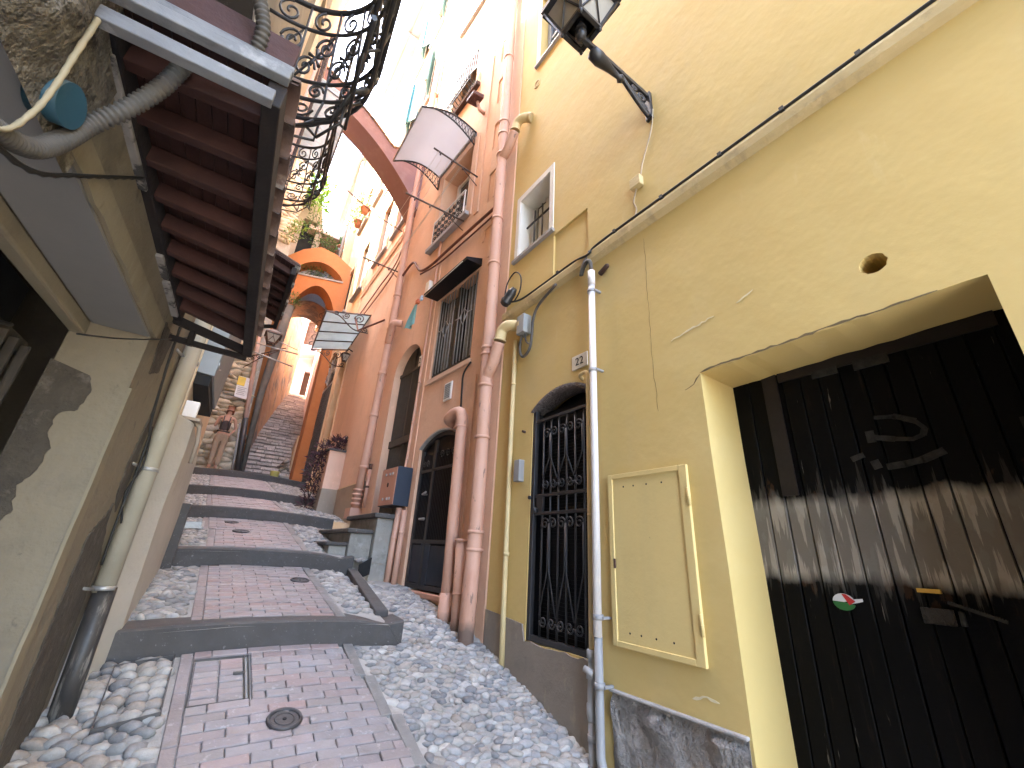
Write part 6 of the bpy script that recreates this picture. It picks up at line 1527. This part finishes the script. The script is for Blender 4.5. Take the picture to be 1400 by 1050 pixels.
m = MB(); m.tube(spline([A(2.17, 3.45), A(2.06, 3.50), A(1.93, 3.58), A(1.85, 3.635)], 6), .02, 7, rs=None); m.lathe(A(1.86, 3.60), A(1.50, 3.60), [(0, .02), (.08, .035), (.14, .02), (.4, .03), (.75, .055), (.95, .05), (1, .015)], 10)
for cx_, cz_, r in ((2.09, 3.60, .05), (2.0, 3.635, .035), (2.12, 3.52, .03)): m.tube([A(cx_ + r * (1 - .8 * i / 18) * math.cos(i * .55), cz_ + r * (1 - .8 * i / 18) * math.sin(i * .55)) for i in range(19)], .012, 5)
m.prism(lambda u, z, d: V((u, y + d, z)), [(2.17, 3.47), (2.05, 3.53), (1.94, 3.60), (1.98, 3.63), (2.06, 3.58), (2.15, 3.56)], -.006, .006)
m.tube([A(1.42, 3.66), A(1.40, 3.72), A(1.44, 3.80)], .018, 7); m.lathe(A(1.40, 3.63), A(1.40, 3.72), [(0, .01), (.2, .04), (.8, .045), (1, .03)], 10); m.build('scroll_bracket', mt['iron'], t)
lantern_head(t, (1.40, 1.40, 3.74), 1.0, mt['iron'], .31)
t = thing('wall_lantern', 'small lantern on a long thin arm over the long stair, on the left side', 'lantern', (.3, 12.2, 4.9), 'street lanterns of the lane')
m = MB(); m.tube([(1.05, 12.2, 4.88), (-.1, 12.2, 4.88)], .018, 6); m.tube([(1.0, 12.2, 5.0), (.4, 12.2, 5.12)], .012, 5); m.build('arm', mt['galv'], t)
lantern_head(t, (.33, 12.2, 4.98), .9, mt['ironbrown'], .28)
t = thing('wall_lantern', 'little brown lantern hanging inside the recessed entry of the peach house', 'lantern', (1.82, 9.9, 4.0), 'street lanterns of the lane')
m = MB(); m.tube([FB(10.0, 4.45, .0), FB(10.0, 4.5, .12), FB(10.0, 4.42, .15)], .014, 6); m.build('arm', mt['ironbrown'], t); lantern_head(t, FB(10.0, 4.15, .15), .42, mt['ironbrown'], .4)
t = thing('shop_bracket', 'thin rusty scrolled sign bracket on the stone front at left', 'bracket', (.2, 13.4, 5.0))
m = MB(); m.tube([(-.15, 13.45, 4.85), (.75, 12.9, 5.25)], .016, 5); m.tube([(-.12, 13.45, 4.55), (.2, 13.2, 4.85), (.6, 13.0, 5.15)], .012, 5)
for k in range(3): m.tube([(.0 + k * .17 + .08 * (1 - i / 20) * math.cos(i * .5), 13.35 - k * .1, 4.83 + k * .08 + .08 * (1 - i / 20) * math.sin(i * .5)) for i in range(20)], .01, 4)
m.build('ironwork', mt['rust'], t)
m = MB(); m.tube([(-.35, 13.2, 5.05), (1.05, 13.0, 4.78)], .02, 6); tag(m.build('iron_pole', mt['galv']), 'pale straight rod crossing in front of the stair-side wall', 'rod')
# pipe on the stone house corner
t = thing('drainpipe', 'pink drainpipe with a black lower length at the corner of the stone front', 'drainpipe', (.49, 13.5, 1.45), GD)
PX = lambda z: .49 - .115 * (z - 1.6)
m = MB(); m.tube([(PX(z) , 13.52, z) for z in (9, 6, 3.1)], .055, 8); m.build('upper_section', mt['pinkpale'], t)
m = MB(); m.tube([(PX(z), 13.50, z) for z in (3.15, 1.4)], .075, 10); m.build('lower_section', mt['iron'], t)
m = MB(); m.tube([(PX(3.0) - .11, 13.55, 3.0), (PX(1.4) - .11, 13.55, 1.4)], .03, 6); m.build('side_pipe', mt['pipegrey'], t)
# notice on the stone wall
t = thing('notice_board', 'white and yellow notice fixed to the stone front on the left', 'notice', (.0, 13.5, 3.55))
class FN_(FrY):
    def __call__(s, u, z, d=0.0): return FrY.__call__(s, u * .9 + .03, 3.62 + (z - 3.45) * .85 + .08, d)
FN = FN_(13.56, 0, 0)
m = MB(); m.hexa([FN(-.16, 3.45, .0), FN(.28, 3.42, .0), FN(.28, 3.42, .03), FN(-.16, 3.45, .03), FN(-.20, 4.18, 0), FN(.24, 4.15, 0), FN(.24, 4.15, .03), FN(-.20, 4.18, .03)]); b = m.build('board', mt['signwhite'], t)
m = MB(); m.hexa([FN(-.19, 3.86, .03), FN(.02, 3.85, .03), FN(.02, 3.85, .036), FN(-.19, 3.86, .036), FN(-.20, 4.16, .03), FN(.01, 4.15, .03), FN(.01, 4.15, .036), FN(-.20, 4.16, .036)]); y_ = m.build('yellow_field', mt['signyellow'], b)
m = MB()
for k in range(5): m.fbox(FN, -.13, .10 - .03 * (k % 2), 3.78 - k * .06, 3.80 - k * .06, .031, .036)
m.fbox(FN, .06, .2, 4.02, 4.03, .031, .036)
m.build('print', mt['signgrey'], b)
m = MB(); m.prism(FN, [(.16, 3.68), (.22, 3.68), (.19, 3.76)], .031, .036); m.build('symbol', mt['ink'], b)
# ================================================================== left wall fittings
t = thing('downpipe', 'stained off-white downpipe on the left wall ending in a scratched black length', 'drainpipe', (-.33, 3.2, -.75))
LP = lambda z: FL(3.12 + .0 * z, z, .055)
m = MB(); m.tube([FL(3.10, 1.3, .055), FL(3.12, .6, .055), FL(3.15, -.28, .055)], .045, 14); m.build('upper_section', mt['whitepipe'], t)
m = MB(); m.tube([FL(3.15, -.26, .06), FL(3.155, -.6, .065), FL(3.16, -.85, .07)], .048, 14); m.build('lower_section', mt['blackpipe'], t)
m = MB()
for z in (.33, -.27, 1.0): m.tube([FL(3.13, z, .055), FL(3.13, z + .02, .055)], .049, 14); m.tube([FL(3.05, z + .01, .03), FL(2.98, z + .02, .0)], .008, 6); m.tube([FL(3.19, z, .07), FL(3.24, z - .02, .03)], .012, 6)
m.build('clamp', mt['galv'], t)
m = MB(); m.tube(spline([FL(2.72, 1.06, .03), FL(2.80, .92, .02), FL(2.84, .80, .02), FL(2.93, .6, .02), FL(2.97, .5, .03)], 6), .007, 5); m.tube(spline([FL(2.97, .55, .03), FL(3.01, .3, .03), FL(2.99, .1, .03), FL(3.03, -.15, .03)], 6), .006, 5); m.tube(spline([FL(2.96, .55, .03), FL(3.04, .35, .04), FL(3.0, .2, .02), FL(3.05, .05, .04)], 6), .005, 5); tag(m.build('loose_wires', mt['cable']), 'loose black wires hanging down beside the off-white downpipe', 'wire')
m = MB(); m.tube(spline([FL(1.72, .56, -.0), FL(2.0, .67, .01), FL(2.4, .84, .015), FL(2.8, 1.02, .02), FL(3.0, 1.12, .03)], 8), .0032, 5); tag(m.build('wire', mt['cable']), 'thin black wire crossing from the slatted opening to the canopy bracket', 'wire')
m = MB(); q = spline([FL(.9, .60, .04), FL(1.09, .668, .035), FL(1.25, .80, .03), FL(1.40, .935, .03), FL(1.52, 1.05, .04)], 8); m.tube(q, .0045, 5); m.tube([p + V((0, 0, -.006 + .004 * (i % 2))) for i, p in enumerate(q)], .004, 5); tag(m.build('wire', mt['cable']), 'twisted black wire strung across the grey panel at the left edge', 'wire')
def ribbed(name, pts, r, label):
    q0 = spline(pts, 12); L = sum((b - a).length for a, b in zip(q0, q0[1:])); N = int(L / .0032); q = []; acc = 0; j = 0
    for i in range(N):
        d = L * i / (N - 1)
        while j < len(q0) - 2 and acc + (q0[j + 1] - q0[j]).length < d: acc += (q0[j + 1] - q0[j]).length; j += 1
        q.append(q0[j].lerp(q0[j + 1], min(1, (d - acc) / max(1e-6, (q0[j + 1] - q0[j]).length))))
    t = [r * (1.0 if (i // 2) % 2 == 0 else .80) for i in range(len(q))]
    m = MB(); m.tube(q, r, 14, rs=t); return tag(m.build(name, mt['conduit']), label, 'conduit', 'ribbed conduits at the near canopy')
ribbed('ribbed_conduit', [FL(.85, .60, .03), FL(1.045, .685, .03), (-.462, 1.12, .775), (-.4485, 1.15, .87), (-.403, 1.13, .943), (-.36, 1.11, 1.04), (-.336, 1.09, 1.138)], .021, 'grey-brown ribbed conduit arching from the broken wall up into the canopy')
ribbed('ribbed_conduit', [(-.28, .9, 1.45), (-.24, .93, 1.34), (-.20, .96, 1.25), (-.2, 1.0, 1.2)], .018, 'short ribbed conduit above the verge of the near canopy')
m = MB(); q = FL(1.06, .86, .0); m.tube([FL(1.08, .845, -.01), FL(1.07, .84, .045)], .047, 24, rs=[.047, .047]); tag(m.build('blue_pipe', mt['bluepipe']), 'stub of blue plastic pipe poking from the broken masonry', 'pipe')
m = MB(); q = spline([FL(.80, .57, .05), FL(.94, .63, .05), FL(.972, .71, .055), FL(.98, .80, .055), FL(.985, .90, .05), FL(.99, 1.02, .045)], 8); m.tube(q, .007, 8, rs=[.0045 + .0015 * i / len(q) + .0006 * math.sin(i * 2.1) for i in range(len(q))]); tag(m.build('old_cable', mt['rope']), 'yellowed old cable hanging over the blue pipe', 'cable')
m = MB(); m.box((-.62, 5.18, -.6), (-.10, 5.29, .30)); tag(m.build('dark_slab', mt['stepstone'], bevel=.01), 'dark upright stone slab against the left wall at the second step', 'slab')
# ================================================================== the person (seen from behind)
def skinmesh(joints, edges, name, mat, parent, sub=2, root=0):
    me = bpy.data.meshes.new(name); o0 = ORG[parent.name]
    me.from_pydata([V(j[:3]) for j in joints], edges, []); ob = bpy.data.objects.new(name, me); COL.objects.link(ob)
    md = ob.modifiers.new('s', 'SKIN'); sv = me.skin_vertices[0].data
    for i, j in enumerate(joints): sv[i].radius = (j[3], j[4] if len(j) > 4 else j[3]); sv[i].use_root = (i == root)
    md.use_smooth_shade = True; ob.modifiers.new('b', 'SUBSURF').levels = sub; ob.modifiers['b'].render_levels = sub
    dg = bpy.context.evaluated_depsgraph_get(); dg.update(); nm = bpy.data.meshes.new_from_object(ob.evaluated_get(dg)); bpy.data.objects.remove(ob)
    nm.materials.clear(); nm.materials.append(mat)
    for p in nm.polygons: p.use_smooth = True
    o = bpy.data.objects.new(name, nm); COL.objects.link(o); o.parent = parent; ORG[o.name] = o0; nm.name = name
    return o
PX0, PY0, PZ0 = -.09, 13.0, lane(13.0) - .01
pr = thing('person', 'person in a brown sleeveless top and beige trousers standing with one hand on the hip', 'person', (PX0, PY0, PZ0))
J = [(0, 0, .92, .125, .09), (0, 0, 1.08, .115, .085), (0, 0, 1.25, .135, .09), (0, 0, 1.38, .12, .07), (0, -.0, 1.46, .045, .045), (.02, .0, 1.54, .075, .085), (.02, .0, 1.64, .07, .08),
     (.19, 0, 1.37, .05), (.275, .05, 1.14, .036), (.19, .03, .98, .03), (.14, .03, .95, .026),
     (-.19, 0, 1.37, .05), (-.24, .06, 1.13, .036), (-.22, .22, 1.28, .03), (-.20, .26, 1.31, .026),
     (.085, 0, .82, .085), (.075, .01, .48, .055), (.075, -.01, .09, .04), (.085, .10, .03, .035),
     (-.085, 0, .82, .085), (-.075, .01, .48, .055), (-.08, -.01, .09, .04), (-.09, .10, .03, .035)]
E_ = [(0, 1), (1, 2), (2, 3), (3, 4), (4, 5), (5, 6), (3, 7), (7, 8), (8, 9), (9, 10), (3, 11), (11, 12), (12, 13), (13, 14), (0, 15), (15, 16), (16, 17), (17, 18), (0, 19), (19, 20), (20, 21), (21, 22)]
J = [(j[0] * .9, *j[1:3], *[r * .9 for r in j[3:]]) for j in J]
skinmesh(J, E_, 'body', mt['skin'], pr)
skinmesh([(0, 0, .93, .135, .105), (0, 0, 1.0, .125, .095), (.077, 0, .80, .092), (.072, .01, .48, .070), (.072, -.01, .12, .064), (-.077, 0, .80, .092), (-.072, .01, .48, .070), (-.077, -.01, .12, .064)], [(0, 1), (0, 2), (2, 3), (3, 4), (0, 5), (5, 6), (6, 7)], 'trousers', mt['beige'], pr)
skinmesh([(0, 0, .99, .126, .095), (0, 0, 1.1, .118, .09), (0, 0, 1.24, .134, .095), (0, 0, 1.36, .116, .076)], [(0, 1), (1, 2), (2, 3)], 'top', mt['tank'], pr)
skinmesh([(.02, -.02, 1.60, .085, .09), (.02, -.02, 1.67, .075, .08), (.02, -.05, 1.54, .07, .05)], [(0, 1), (0, 2)], 'hair', mt['hair'], pr)
o0 = V((PX0, PY0, PZ0))
m = MB()
for sx in (.085, -.09): ell(m, o0 + V((sx, .05, .035)), V((.05, 0, 0)), V((0, .13, 0)), V((0, 0, .045)), (1, 1, 1), 1, 0)
m.build('shoes', mt['shoe'], pr)
m = MB(); m.tube([o0 + V((-.14, -.12, .99)), o0 + V((0, -.125, 1.0)), o0 + V((.14, -.12, .99))], .02, 6)
for sx in (-.07, .07): m.tube([o0 + V((sx, -.095, 1.40)), o0 + V((sx * .9, -.12, 1.22)), o0 + V((sx * 1.1, -.12, 1.02))], .013, 5)
m.build('straps', mt['iron'], pr)
for nm, sgn, base in (('hand', 1, V((.13, .03, .95))), ('hand', -1, V((-.18, .27, 1.32)))):
    m = MB(); c = o0 + base
    for k in range(4):
        st_ = c + V(((k - 1.5) * .016 * sgn, .02, -.01)); m.tube([st_, st_ + V((-.01 * sgn, .03, -.03)), st_ + V((-.03 * sgn, .035, -.055 + .008 * abs(k - 1.5)))], .008, 6, rs=[.009, .008, .006])
    m.tube([c + V((.02 * sgn, -.01, 0)), c + V((.035 * sgn, -.0, -.03)), c + V((.03 * sgn, .01, -.05))], .009, 6, rs=[.010, .009, .007])
    ell(m, c, V((.032, 0, 0)), V((0, .03, 0)), V((0, 0, .038)), (1, 1, 1), 1, 0); m.build('fingers', mt['skin'], pr)
